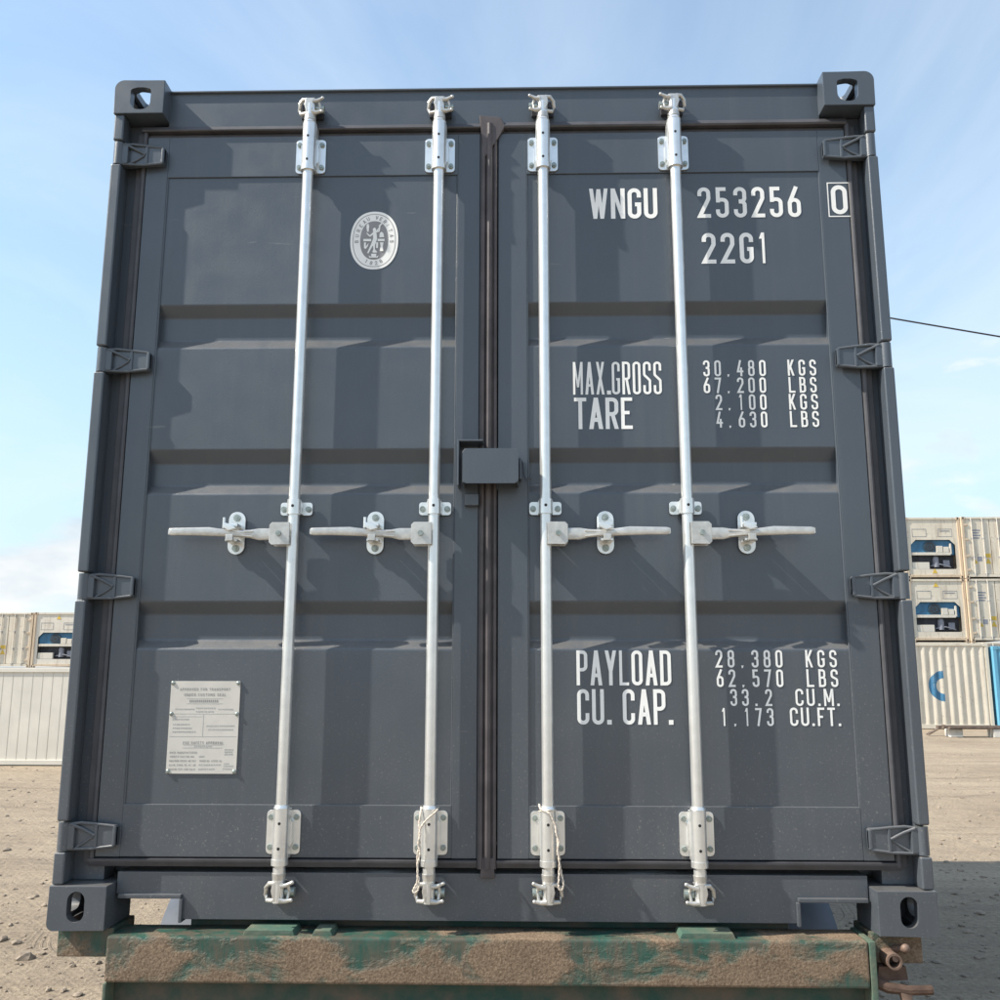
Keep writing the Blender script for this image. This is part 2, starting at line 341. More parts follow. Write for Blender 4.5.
G('B', ('c', [(0, 0), (1, 0, .45), (1, .53, .45), (0, .53)]), ('c', [(0, .53), (.92, .53, .42), (.92, 1, .42), (0, 1)]))
G('C', ('p', [(1, .70), (1, 1, .5), (0, 1, .5), (0, 0, .5), (1, 0, .5), (1, .30)]))
G('D', ('c', [(0, 0), (1, 0, .5), (1, 1, .5), (0, 1)]))
G('E', ('p', [(1, 1), (0, 1), (0, 0), (1, 0)]), ('p', [(0, .52), (.86, .52)]), w=.88)
G('F', ('p', [(1, 1), (0, 1), (0, 0)]), ('p', [(0, .50), (.86, .50)]), w=.88)
G('G', ('p', [(1, .72), (1, 1, .5), (0, 1, .5), (0, 0, .5), (1, 0, .5), (1, .46), (.56, .46)]))
G('H', ('p', [(0, 0), (0, 1)]), ('p', [(1, 0), (1, 1)]), ('p', [(0, .5), (1, .5)]))
G('I', ('p', [(.5, 0), (.5, 1)]), w=.3)
G('K', ('p', [(0, 0), (0, 1)]), ('d', .05, .36, .98, 1.0), ('d', .98, 0.0, .32, .60), w=1.02)
G('L', ('p', [(0, 1), (0, 0), (1, 0)]), w=.86)
G('M', ('p', [(0, 0), (0, 1)]), ('p', [(1, 0), (1, 1)]), ('d', .5, .22, .04, 1), ('d', .5, .22, .96, 1), w=1.22)
G('N', ('p', [(0, 0), (0, 1)]), ('p', [(1, 0), (1, 1)]), ('d', 1.0, 0, .0, 1), w=1.05)
G('P', ('p', [(0, 0), (0, 1)]), ('p', [(.02, 1), (1, 1, .48), (1, .44, .48), (.02, .44)]))
G('R', ('p', [(0, 0), (0, 1)]), ('p', [(.02, 1), (1, 1, .48), (1, .47, .48), (.02, .47)]), ('d', 1, 0, .52, .5))
G('S', ('p', [(1, .74), (1, 1, .5), (0, 1, .5), (0, .60, .38), (1, .42, .38), (1, 0, .5), (0, 0, .5), (0, .26)]))
G('T', ('p', [(0, 1), (1, 1)]), ('p', [(.5, 1), (.5, 0)]), w=.95)
G('U', ('p', [(0, 1), (0, 0, .5), (1, 0, .5), (1, 1)]))
G('V', ('d', .5, 0, 0, 1), ('d', .5, 0, 1, 1), w=1.05)
G('W', ('d', .27, 0, 0, 1), ('d', .27, 0, .5, .98), ('d', .73, 0, .5, .98), ('d', .73, 0, 1, 1), w=1.42)
G('X', ('d', 0, 0, 1, 1), ('d', 1, 0, 0, 1), w=1.02)
G('Y', ('p', [(.5, 0), (.5, .45)]), ('d', .5, .40, 0, 1), ('d', .5, .40, 1, 1), w=1.05)
G('Q', ('c', [(0, 0, .5), (1, 0, .5), (1, 1, .5), (0, 1, .5)]), ('d', 1.05, 0, .6, .3))
G('J', ('p', [(0, .25), (0, 0, .5), (1, 0, .5), (1, 1)]), w=.85)
G('Z', ('p', [(0, 1), (1, 1), (0, 0), (1, 0)]))
G('/', ('d', 0, 0, 1, 1), w=.6)
def fillet(pts, closed):
    out = []; n = len(pts)
    for i, p in enumerate(pts):
        r = p[2]; P = Vector(p[:2])
        if r <= 0 or (not closed and i in (0, n-1)): out.append(P); continue
        a = Vector(pts[(i-1) % n][:2])-P; b = Vector(pts[(i+1) % n][:2])-P
        la, lb = a.length, b.length; a.normalize(); b.normalize()
        ang = a.angle(b); t = min(r/math.tan(ang/2), la*0.499 if (closed or i > 1) else la*.95, lb*0.499 if (closed or i < n-2) else lb*.95)
        rad = t*math.tan(ang/2); bis = (a+b).normalized(); cen = P+bis*(rad/math.sin(ang/2))
        s0 = P+a*t-cen; s1 = P+b*t-cen
        a0 = math.atan2(s0.y, s0.x); a1 = math.atan2(s1.y, s1.x); da = (a1-a0+math.pi) % (2*math.pi)-math.pi
        k = 7
        for j in range(k+1): out.append(cen+Vector((math.cos(a0+da*j/k), math.sin(a0+da*j/k)))*rad)
    res = [out[0]]
    for q in out[1:]:
        if (q-res[-1]).length > 1e-6: res.append(q)
    if closed and (res[0]-res[-1]).length < 1e-6: res.pop()
    return res
def ribbon(pts, t, closed):
    n = len(pts); Ls, Rs = [], []
    for i, p in enumerate(pts):
        d0 = (p-pts[i-1]).normalized() if (closed or i > 0) else None
        d1 = (pts[(i+1) % n]-p).normalized() if (closed or i < n-1) else None
        if d0 is None: d0 = d1
        if d1 is None: d1 = d0
        n0 = Vector((-d0.y, d0.x)); n1 = Vector((-d1.y, d1.x)); nn = (n0+n1)
        nn = nn.normalized() if nn.length > 1e-6 else n0
        k = min(1/max(nn.dot(n0), 0.3), 1.9)
        Ls.append(p+nn*(t/2*k)); Rs.append(p-nn*(t/2*k))
    q = []
    for i in range(n if closed else n-1):
        j = (i+1) % n; q.append([Ls[i], Rs[i], Rs[j], Ls[j]])
    return q
def glyph_quads(ch, w, h, t):
    """list of layers, each a list of quads in a w x h box"""
    layers = []
    if ch not in '.,': t = min(t, w*(.31 if ch not in 'MW' else .225))
    if ch == '.': return [[[Vector(p) for p in ((0, 0), (t*1.12, 0), (t*1.12, t*1.12), (0, t*1.12))]]]
    if ch == ',': return [[[Vector(p) for p in ((t*.05, t*1.0), (t*.25, -t*.35), (t*.75, -t*.10), (t*1.15, t*.95))]]]
    for st in GL[ch][1]:
        if st[0] == 'd':
            x0, y0, x1, y1 = st[1:]; X0 = t/2+x0*(w-t); X1 = t/2+x1*(w-t); Y0 = y0*h; Y1 = y1*h
            hw = t/2*math.hypot(X1-X0, Y1-Y0)/max(abs(Y1-Y0), 1e-6)
            hw = min(hw, t*0.8)*(0.88 if ch in 'MWN' else 1.0)
            # keep the cut ends inside the glyph box
            q = [Vector((X0-hw, Y0)), Vector((X0+hw, Y0)), Vector((X1+hw, Y1)), Vector((X1-hw, Y1))]
            for v in q: v.x = min(max(v.x, -0.06*w), 1.06*w)
            layers.append([q])
        else:
            closed = st[0] == 'c'
            pts = [(t/2+p[0]*(w-t), t/2+p[1]*(h-t), (p[2]*(w-t)*0.98 if len(p) > 2 else 0)) for p in st[1]]
            if not closed:            # flat ends: reach the box edge at top/bottom
                def ext(p, q):
                    y = p[1]
                    if abs(p[0]-q[0]) < 1e-6 or abs(p[1]-q[1]) > 1e-6:
                        if abs(p[1]-t/2) < 1e-6 and abs(p[1]-q[1]) > 1e-6: y = 0.0
                        if abs(p[1]-(h-t/2)) < 1e-6 and abs(p[1]-q[1]) > 1e-6: y = h
                    return (p[0], y, 0)
                pts[0] = ext(pts[0], pts[1]); pts[-1] = ext(pts[-1], pts[-2])
                if abs(pts[0][1]-pts[1][1]) < 1e-6: pts[0] = (pts[0][0]+(t/2 if pts[0][0] > pts[1][0] else -t/2)*(1 if pts[0][0] in (t/2, w-t/2) else 0), pts[0][1], 0)
                if abs(pts[-1][1]-pts[-2][1]) < 1e-6: pts[-1] = (pts[-1][0]+(t/2 if pts[-1][0] > pts[-2][0] else -t/2)*(1 if abs(pts[-1][0]-(w-t/2)) < 1e-6 or abs(pts[-1][0]-t/2) < 1e-6 else 0), pts[-1][1], 0)
            layers.append(ribbon(fillet(pts, closed), t, closed))
    return layers
def add_text(mb, s, x0, x1, z0, z1, y, tr=0.17, gap=0.28, mono=None, mi=0, fn=None):
    """lettering on the plane y, filling x0..x1 / z0..z1; mono = glyph width as a share of the pitch"""
    h = z1-z0
    if mono:
        k = len(s); pitch = (x1-x0)/(k-1+mono); ws = [pitch*mono]*k; xs = [i*pitch for i in range(k)]
    else:
        rel = []
        for ch in s: rel.append(0.34 if ch in '.,' else (0.5 if ch == ' ' else GL[ch][0]))
        tot = sum(rel)+gap*(len(s)-1); w = (x1-x0)/tot; ws = [a*w for a in rel]; xs = []; c = 0
        for a in rel: xs.append(c*w); c += a+gap
    t = h*tr
    tb = bmesh.new()
    for ch, w, xo in zip(s, ws, xs):
        if ch == ' ': continue
        if mono and ch in '.,': xo += w*0.22
        if mono and ch == '1': w_, xo = w*0.72, xo+w*0.10
        else: w_ = w
        if mono and ch == 'I': continue
        for k, lay in enumerate(glyph_quads(ch, w_, h, t)):
            for q in lay:
                vs_ = []
                for p in q:
                    X, Z = x0+xo+p.x, z0+p.y
                    vs_.append(tb.verts.new(fn(X, Z, k) if fn else (X, y-0.00015*k, Z)))
                f = tb.faces.new(vs_)
    mb.take_raw(tb, mi)
def take_raw(s, tb, mi=0):
    for f in tb.faces:
        f.normal_update()
        if f.normal.y > 0: f.normal_flip()
        f.material_index = mi
    me = bpy.data.meshes.new('tmp'); tb.to_mesh(me); tb.free(); s.bm.from_mesh(me); bpy.data.meshes.remove(me); return s
MB.take_raw = take_raw

# ================================================================== SETTING
g = MB(); g.sheet([[(-1500, -400, 0), (1500, -400, 0)], [(-1500, 3000, 0), (1500, 3000, 0)]])
tag(g.build('ground', 'ground'), kind='structure')

# ------------------------------------------------------------------ background containers
def corr(x, pitch=0.278, depth=0.036):
    t = (x/pitch) % 1.0                            # 0 = front land
    if t < 0.26: return 0.0
    if t < 0.50: return depth*(t-0.26)/0.24
    if t < 0.76: return depth
    return depth*(1-(t-0.76)/0.24)
def corr_xs(x0, x1, pitch=0.278):
    xs = [x0]; k = math.floor(x0/pitch)
    while k*pitch < x1:
        for f in (0, .26, .50, .76):
            x = (k+f)*pitch
            if x0 < x < x1: xs.append(x)
        k += 1
    return xs+[x1]
def side_container(name, label, x0, x1, y, h, wallmat, postmat, group=None, depth=2.44, pitch=0.278):
    t = thing(name, label, 'container', ((x0+x1)/2, y+depth/2, 0), group); c = (x0+x1)/2; hw = (x1-x0)/2
    yf = -depth/2
    w = MB(); xs = corr_xs(-hw+.12, hw-.12, pitch)
    w.sheet([[(x, yf+.015+corr(x, pitch), .16) for x in xs], [(x, yf+.015+corr(x, pitch), h-.10) for x in xs]])
    w.build('side_wall', wallmat, t)
    b = MB(); b.box(-hw+.02, hw-.02, yf+.08, depth/2, .14, h-.02); b.build('body', wallmat, t)
    for s in (-1, 1):
        p = MB(); p.box(s*hw-.0 if s < 0 else hw-.12, -hw+.12 if s < 0 else hw, yf, yf+.15, .12, h-.12, .01); p.build('corner_post', postmat, t)
        for z in (0, h-.118):
            p = MB(); p.box(min(s*hw, s*(hw-.17)), max(s*hw, s*(hw-.17)), yf-.004, yf+.16, z, z+.118, .008); p.build('corner_casting', postmat, t)
    r = MB(); r.box(-hw+.17, hw-.17, yf, yf+.06, h-.10, h-.01, .006); r.build('top_rail', wallmat, t)
    r = MB(); r.box(-hw+.17, hw-.17, yf, yf+.05, .02, .16, .006); r.build('bottom_rail', postmat, t)
    return t, yf, c
tw, yfw, cw = side_container('corrugated_container', 'long white corrugated container standing on the ground with part of a blue ring logo', 3.75, 15.92, 30.2, 2.86, 'corr_white', 'corr_white')
# blue half ring that follows the corrugation, and a small blue box mark
lg = MB()
cxl, czl, ro, ri = 14.36-cw, 1.42, 0.52, 0.27
rows = []
for i in range(41):
    a = R(78+ (298-78)*i/40) if False else R(92+(268-92)*i/40)
    row = []
    for j in range(8):
        rad = ri+(ro-ri)*j/7; x = cxl+rad*1.0*math.cos(a); z = czl+rad*0.98*math.sin(a)
        row.append((x, yfw+.011+corr(x), z))
    rows.append(row)
lg.sheet(rows); lg.build('ring_logo', 'logo_blue', tw)
bm_ = MB()
for (a, b, c_, d) in ((12.60, 12.64, 2.10, 2.50), (13.0, 13.04, 2.10, 2.50), (12.64, 13.0, 2.10, 2.135), (12.64, 13.0, 2.465, 2.50)):
    bm_.sheet([[(x-cw, yfw+.010+corr(x-cw), z) for x in [a+(b-a)*k/12 for k in range(13)]] for z in (c_, d)])
add_text(bm_, 'B', 12.74-cw, 12.90-cw, 2.19, 2.40, yfw+.009, fn=lambda X, Z, k: (X, yfw+.009+corr(X)-.0005*k, Z))
bm_.build('box_mark', 'logo_blue', tw)
side_container('corrugated_container', 'light blue corrugated container at the right edge beside the white one', 16.0, 22.05, 30.05, 2.75, 'sky_blue', 'sky_blue')

def ring_panel(mb, outer, inner, y, mi=0):
    tb = bmesh.new(); A = [tb.verts.new((p[0], y, p[1])) for p in outer]; B = [tb.verts.new((p[0], y, p[1])) for p in inner]; n = len(A)
    for i in range(n): tb.faces.new((A[i], A[(i+1) % n], B[(i+1) % n], B[i]))
    mb.take_raw(tb, mi)
def reefer(label, loc, kind, h=2.66, group=None, w=2.40, mat='reefer', flip=1):
    t = thing('reefer_container', label, 'container', loc, group); hw = w/2
    b = MB(); b.box(-hw+.03, hw-.03, .62, 12.1, .1, h-.02); b.box(-hw+.03, -hw+.09, .16, .62, .1, h-.02); b.box(hw-.09, hw-.03, .16, .62, .1, h-.02); b.box(-hw+.09, hw-.09, .16, .62, h-.10, h-.02); b.box(-hw+.09, hw-.09, .16, .62, .1, .16)
    b.build('body', mat, t)
    for s in (-1, 1):
        p = MB(); p.box(min(s*hw, s*(hw-.11)), max(s*hw, s*(hw-.11)), 0, .15, .118, h-.118, .012); p.build('corner_post', 'rustpost', t)
        for z in (0, h-.118):
            p = MB(); p.box(min(s*hw, s*(hw-.165)), max(s*hw, s*(hw-.165)), -.006, .17, z, z+.118, .01)
            p.box(min(s*(hw-.055), s*(hw-.11)), max(s*(hw-.055), s*(hw-.11)), -.009, -.0055, z+.02, z+.10, 0, 1); p.build('corner_casting', ['rustpost', 'hole'], t)
    r = MB(); r.box(-hw+.165, hw-.165, 0.01, .13, h-.10, h-.012, .008); r.build('header', mat, t)
    r = MB(); r.box(-hw+.165, hw-.165, 0.01, .13, .05, .16, .008); r.build('sill', 'rustpost' if kind == 'unit' else mat, t)
    if kind == 'unit':
        p = MB()
        ox, oz0, oz1 = hw-.11, .16, h-.10
        a, z0, z1, c = hw-.26, .40, 1.66, .22
        inner = [(a, z0+.05), (a, z1-c), (a-c, z1), (-a+c, z1), (-a, z1-c), (-a, z0+.05), (-a+.05, z0), (a-.05, z0)]
        outer = [(ox, oz0+.1), (ox, z1-c), (ox, oz1), (-ox, oz1), (-ox, z1-c), (-ox, oz0+.1), (-ox, oz0), (ox, oz0)]
        ring_panel(p, outer, inner, .05); p.build('front_panel', mat, t)
        u = MB(); u.box(-a, a, .14, .60, z0+.62, z1, .02); u.build('cooling_unit', 'unit_blue', t)
        f = MB(); f.cyl((-.12, .135, 1.36), (-.12, .10, 1.36), .27, n=28)
        for k in range(4): f.cyl((-.12, .10-.004*k, 1.36), (-.12, .092-.004*k, 1.36), .25-.06*k, n=28, mi=k % 2)
        f.build('fan', ['fan', 'unit_dark'], t)
        d = MB(); d.box(-a, a, .30, .60, z0, z0+.62); d.build('compressor_bay', 'unit_dark', t)
        d = MB(); d.cyl((.15, .26, .50), (.15, .26, .86), .13, n=16); d.ball((.15, .26, .86), .13); d.box(.45, .72, .18, .28, .50, .80, .02); d.tube([(-.1, .2, .55), (.3, .16, .62), (.75, .2, .5)], .025)
        d.build('compressor', 'markgrey', t)
        s_ = MB(); s_.box(-a+.02, a-.20 if flip > 0 else a, .06, .20, 1.00, 1.12, .01); s_.box(-a+.02, -a+.75, .08, .22, z0+.0, z0+.30, .01); s_.build('shelf', 'reefer_clean', t)
        cb = MB(); cb.box(.15, .42, .06, .24, 1.12, 1.40, .015); cb.box(.45, .68, .06, .24, 1.12, 1.36, .015); cb.box(.72, .79, .06, .24, 1.05, 1.50, .01); cb.build('control_box', 'reefer_clean', t)
        st = MB(); st.prism([(-.11, .22), (.11, .22), (0, .42)] if loc[2] > 4 else [(-.12, 2.30), (.10, 2.30), (-.01, 2.50)], .040, .047); st.build('warning_label', 'yellow', t)
        st = MB()
        st.box(.32, .76, .041, .047, 2.03, 2.06)
        st.build('marking', 'markgrey', t)
        for sx_ in (-1, 1):
            st = MB()
            for (xx0, xx1, zz0, zz1) in ((.25, .85, 2.06+.06, 2.075+.06), (.25, .85, 1.80, 1.812), (.25, .262, 1.80, 2.13), (.84, .85, 1.80, 2.13)):
                st.box(min(sx_*xx0, sx_*xx1), max(sx_*xx0, sx_*xx1), .043, .047, zz0, zz1)
            st.build('panel_seam', 'markgrey', t)
    else:
        for s in (-1, 1):
            d = MB(); d.box(min(s*.012, s*(hw-.12)), max(s*.012, s*(hw-.12)), .04, .15, .17, h-.11, .012); dd = d.build('door', mat, t)
            for fx in (.28, .72):
                x = s*(.02+(hw-.14)*fx)
                rd = MB(); rd.cyl((x, .005, .10), (x, .005, h-.06), .022, n=10)
                for z in (.16, .9, 1.7, h-.16): rd.box(x-.05, x+.05, .0, .045, z-.03, z+.03, .006, 1)
                rd.build('locking_rod', ['markred', 'markgrey'], dd)
            for z in (.35, .95, 1.65, h-.35):
                hg = MB(); hg.box(min(s*(hw-.26), s*(hw-.09)), max(s*(hw-.26), s*(hw-.09)), .0, .05, z-.045, z+.045, .01); hg.build('hinge', 'rustpost', dd)
        mk = MB()
        for k in range(4): mk.box(-.78, -.42-.05*(k % 2), .036, .0395, h-.62-.11*k, h-.56-.11*k)
        mk.build('marking', 'markgrey', t); mk = MB(); mk.box(-.62, -.44, .035, .0395, .72, .92); mk.build('marking', 'markgrey', t)
        yl = MB(); yl.prism([(-.80, .62), (-.62, .62), (-.71, .80)], .035, .0395); yl.build('warning_label', 'yellow', t)
        yl = MB(); yl.prism([(-.30, .62), (-.06, .62), (-.18, .86)], .035, .0395); yl.box(-.30, -.06, .035, .0395, .88, 1.05); yl.build('warning_label', 'yellow', t)
    return t
pad = MB(); pad.box(14.5, 24.5, 37.6, 51, -.2, .52); tag(pad.build('concrete_pad', 'concrete'), kind='structure')
for k, z in enumerate((.52, 3.18, 5.84)):
    hh = 2.64
    reefer(['cream refrigerated container hidden low behind the white corrugated container', 'lower cream refrigerated container with blue cooling unit, above the white corrugated container',
            'upper cream refrigerated container with blue cooling unit, top of its stack beside the grey container'][k], (17.74, 38, z), 'unit', hh, 'refrigerated containers stacked behind the yard')
    reefer(['cream refrigerated container door end hidden low behind the light blue container', 'lower cream refrigerated container door end at the right edge above the light blue container',
            'upper cream refrigerated container door end at the right edge, top of its stack'][k], (20.16, 37.9, z), 'doors', hh, 'refrigerated containers stacked behind the yard')
plat = MB(); plat.box(-40, -16, 42.6, 58, -.2, 2.10); tag(plat.build('concrete_platform', 'concrete'), kind='structure')
reefer('weathered refrigerated container with blue cooling unit behind the cream panel wall', (-22.28, 43, 2.10), 'unit', 2.64, 'refrigerated containers stacked behind the yard', mat='reefer_clean')
reefer('rust streaked refrigerated container door end with yellow labels at the left edge', (-24.72, 43, 2.10), 'doors', 2.62, 'refrigerated containers stacked behind the yard')

# cream panel wall on the left
fw = thing('panel_wall', 'low cream wall of vertical ribbed panels behind the grey container on the left', 'wall', (-11, 16.25, 0))
p = MB(); xs = []; x = -8.0
pts = []
while x < 5.2:
    pts += [(x, 0.0), (x+.178, 0.0), (x+.185, .008), (x+.194, .008), (x+.200, 0.0)]; x += .20
p.sheet([[(a, b, .10) for a, b in pts], [(a, b, 1.80) for a, b in pts]]); p.box(-8, 5.2, .03, .10, .10, 1.80); p.build('panel', 'fence', fw)
p = MB(); p.box(-8, 5.25, -.025, .12, 1.80, 1.885, .01); p.build('top_rail', 'fence', fw)
p = MB(); p.box(-8, 5.25, -.03, .12, .02, .115, .01); p.build('bottom_rail', 'fence', fw)

# debris by the far container: plank on whitewashed blocks
for lab, x, y, w, h in (('white concrete block under the left end of the dark timber', 12.78, 26.2, .36, .22), ('white concrete block at the right edge under the dark timber', 13.92, 26.0, .34, .24)):
    b = MB(); b.box(x-w/2, x+w/2, y-.2, y+.2, 0, h, .015); tag(b.build('concrete_block', 'blockwhite'), lab, 'block', 'blocks under the timber')
b = MB()
for k in range(3): b.box(12.5-.1*k, 15.2, 25.78+.17*k, 25.93+.17*k, .245-.0*k, .30+.012*k, .006)
tag(b.build('timber_stack', 'wood'), 'dark weathered timber planks lying across white concrete blocks', 'timber')
b = MB(); b.prism([(12.2, .02), (12.7, .30), (12.72, .33), (12.2, .06)], 26.55, 26.75); tag(b.build('timber_plank', 'wood'), 'dark timber plank leaning on the timber stack near the white container', 'timber')

# overhead cable
cb = MB(); cpts = []
for i in range(61):
    x = -8+68*i/60; s = (x-13.4)/30
    cpts.append((x, 30, 14.43-.193*(x-13.4)*(1-.10*s)))
cb.tube(cpts, .030, 6); tag(cb.build('overhead_cable', 'cable'), 'thin black overhead cable crossing the sky right of the grey container', 'cable')

# stones
def stone_bm(tb, c, r):
    d = bmesh.ops.create_icosphere(tb, subdivisions=1 if r < .02 else 2, radius=r)
    sx_, sy_, sz_ = random.uniform(.8, 1.4), random.uniform(.7, 1.2), random.uniform(.4, .75); a = random.uniform(0, 6.28)
    for v in d['verts']:
        k = 1+random.uniform(-.22, .22); q = Vector((v.co.x*sx_*k, v.co.y*sy_*k, v.co.z*sz_*k)); q.rotate(Matrix.Rotation(a, 3, 'Z')); v.co = q+Vector((c[0], c[1], c[2]+r*.2))
gb = MB(); tb = bmesh.new()
for i in range(2600):
    side = random.random()
    y = 2.2+random.random()**1.8*14
    x = (random.uniform(-1.3, -.55) if side < .5 else random.uniform(.5, 1.25))*(y+2.75)*.62
    stone_bm(tb, (x, y, 0), random.choice((.006, .008, .010, .012, .016, .022))*(1 if random.random() < .97 else 1.7))
gb.take(tb); tag(gb.build('gravel', 'stone', sharp=20), kind='stuff')
for x, y, r, lab in ((-3.02, 3.55, .050, 'pale angular stone on the sand below the left corner'), (-3.35, 3.15, .034, 'small flat stone lying near the left edge of the sand'), (-3.15, 2.62, .042, 'grey stone nearest the bottom left corner')):
    sb = MB(); tb = bmesh.new(); stone_bm(tb, (0, 0, 0), r); sb.take(tb); o = sb.build('stone', 'stone', sharp=15); o.location = (x, y, 0); tag(o, lab, 'stone', 'loose stones on the left')

# ================================================================== TRAILER
tr = thing('container_trailer', 'muddy green container trailer frame carrying the dark grey container', 'trailer', (0, 3.0, 0))
def T(mb, name, mat, parent=tr):          # world coordinates -> trailer local
    bmesh.ops.translate(mb.bm, verts=mb.bm.verts, vec=(0, -3.0, 0)); return mb.build(name, mat, parent)
Z0 = BASE
b = MB(); b.box(-1.045, 1.022, -.012, .12, Z0-.128, Z0-.008, .009)
rb = T(b, 'rear_beam', 'beam')
for x0, x1 in ((-.676, -.529), (-.485, -.425), (.518, .673)):
    b = MB(); b.prism([(x0, Z0-.012), (x1, Z0-.012), (x1-.008, Z0+.006), (x0+.008, Z0+.006)], .004, .09, bev=.002); T(b, 'stop_plate', 'beam_edge', rb)
b = MB(); b.box(-1.0345, 1.022, .045, .075, Z0-.46, Z0-.1285); b.box(-1.045, 1.022, -.005, .12, Z0-.50, Z0-.46, .006); T(b, 'lower_web', 'frame_green')
for s in (-1, 1):
    b = MB(); b.box(*( (-1.0452, -1.0352) if s < 0 else (1.0225, 1.040)), -.013 if s > 0 else -.0125, .14, Z0-.50, Z0-.008 if s > 0 else Z0-.1285, .003); T(b, 'end_plate', 'beam_edge')
    b = MB(); b.box(*((-1.205, -1.046) if s < 0 else (1.049, 1.186)), .045, .19, Z0-.078, Z0-.0005, .004); w = T(b, 'outrigger', 'beam')
    b = MB(); b.cyl((s*1.13, .10, Z0-.001), (s*1.13, .10, Z0+.05), .024, n=14); T(b, 'twist_lock', 'darksteel')
b = MB()
ring = [(1.087, -.012, Z0-.058)]
for k in range(14):
    pass
tbm = bmesh.new(); rings = []
for yy, rad in ((.05, .021), (-.014, .021), (-.014, .0155), (.03, .0155)):
    rings.append([tbm.verts.new((1.087+rad*math.cos(2*math.pi*j/20), yy, Z0-.058+rad*math.sin(2*math.pi*j/20))) for j in range(20)])
for A, B in zip(rings, rings[1:]):
    for j in range(20): tbm.faces.new((A[j], A[(j+1) % 20], B[(j+1) % 20], B[j]))
tbm.faces.new(rings[-1]); b.take(tbm)
b.cyl((1.091, .03, Z0-.053), (1.093, -.008, Z0-.050), .010, n=12)
b.cyl((1.105, .048, Z0-.042), (1.122, .01, Z0-.030), .010, n=12); b.ball((1.125, .006, Z0-.029), .0125)
T(b, 'locking_pin', 'copper')
b = MB(); b.prism([(1.056, Z0-.079), (1.128, Z0-.079), (1.132, Z0-.112), (1.05, Z0-.118), (1.052, Z0-.10)], .02, .10)
b.tube([(1.026, .02, Z0-.108), (1.07, .0, Z0-.126), (1.12, -.006, Z0-.131), (1.182, -.010, Z0-.128)], [.017, .015, .0125, .0125], 10)
b.prism([(1.095, Z0-.131), (1.130, Z0-.131), (1.125, Z0-.160), (1.117, Z0-.166), (1.104, Z0-.160)], -.016, .008, bev=.003, mi=1)
T(b, 'lock_handle', ['darksteel', 'copper'])
for s in (-1, 1):
    b = MB(); x = s*.42
    b.box(x-.07, x+.07, .12, 6.1, Z0-.20, Z0-.18); b.box(x-.012, x+.012, .12, 6.1, Z0-.46, Z0-.20); b.box(x-.07, x+.07, .12, 6.1, Z0-.48, Z0-.46)
    T(b, 'main_rail', 'frame_green')
b = MB(); b.box(-.858, .846, .121, .42, Z0-.10, Z0+.012, .004); T(b, 'gap_blocker', 'frame_green')  # added plate that blocks the view under the sill so the gap stays dark
b = MB(); b.box(-1.2, 1.2, 5.78, 5.95, Z0-.15, Z0-.001, .006); T(b, 'front_beam', 'frame_green')
for yy in (1.24, 2.54):
    b = MB(); b.cyl((-1.1, yy, .47), (1.1, yy, .47), .06, n=16); T(b, 'axle', 'darksteel')
    for s in (-1, 1):
        for xx in (1.06, .76):
            c = s*xx
            w_ = MB(); w_.lathe([(-.12, .30), (-.125, .40), (-.105, .455), (-.06, .47), (.06, .47), (.105, .455), (.125, .40), (.12, .30)], (c, yy-0, .47)); wt = T(w_, 'tyre', 'tyre')
            w_ = MB(); w_.lathe([(-.10, .295), (-.03*s, .26), (-.02*s, .10), (.02*s, .09), (.10, .295)], (c, yy, .47), n=28); T(w_, 'rim', 'darksteel', wt)
        rows = []
        for d in (0, .008):
            rows.append([])
        mg = MB(); A = []
        for i in range(25):
            a = R(8+164*i/24); A.append((yy+.54*math.cos(a), .47+.54*math.sin(a)))
        B_ = [(yy+(.525)*math.cos(R(8+164*i/24)), .47+.525*math.sin(R(8+164*i/24))) for i in range(25)]
        x0, x1 = sorted((s*.60, s*1.215))
        mg.prism(A+B_[::-1], x0, x1, 'yz'); T(mg, 'mudguard', 'guard')
for s in (-1, 1):
    b = MB(); b.box(s*.62-.06, s*.62+.06, 4.9, 5.02, .06, Z0-.2, .008); b.box(s*.62-.15, s*.62+.15, 4.82, 5.10, 0.0, .05, .008); T(b, 'landing_leg', 'frame_green')
b = MB(); b.box(-.62, .62, 4.92, 5.0, Z0-.30, Z0-.21); T(b, 'leg_brace', 'frame_green')

# ================================================================== THE CONTAINER
W_, H_, LEN = 2.438, 2.591, 6.058
HX = W_/2
ct = thing('shipping_container', 'dark slate grey shipping container with white lettering and four bright galvanised locking rods', 'container', (0, 0, BASE))
DY = .055                                   # door face
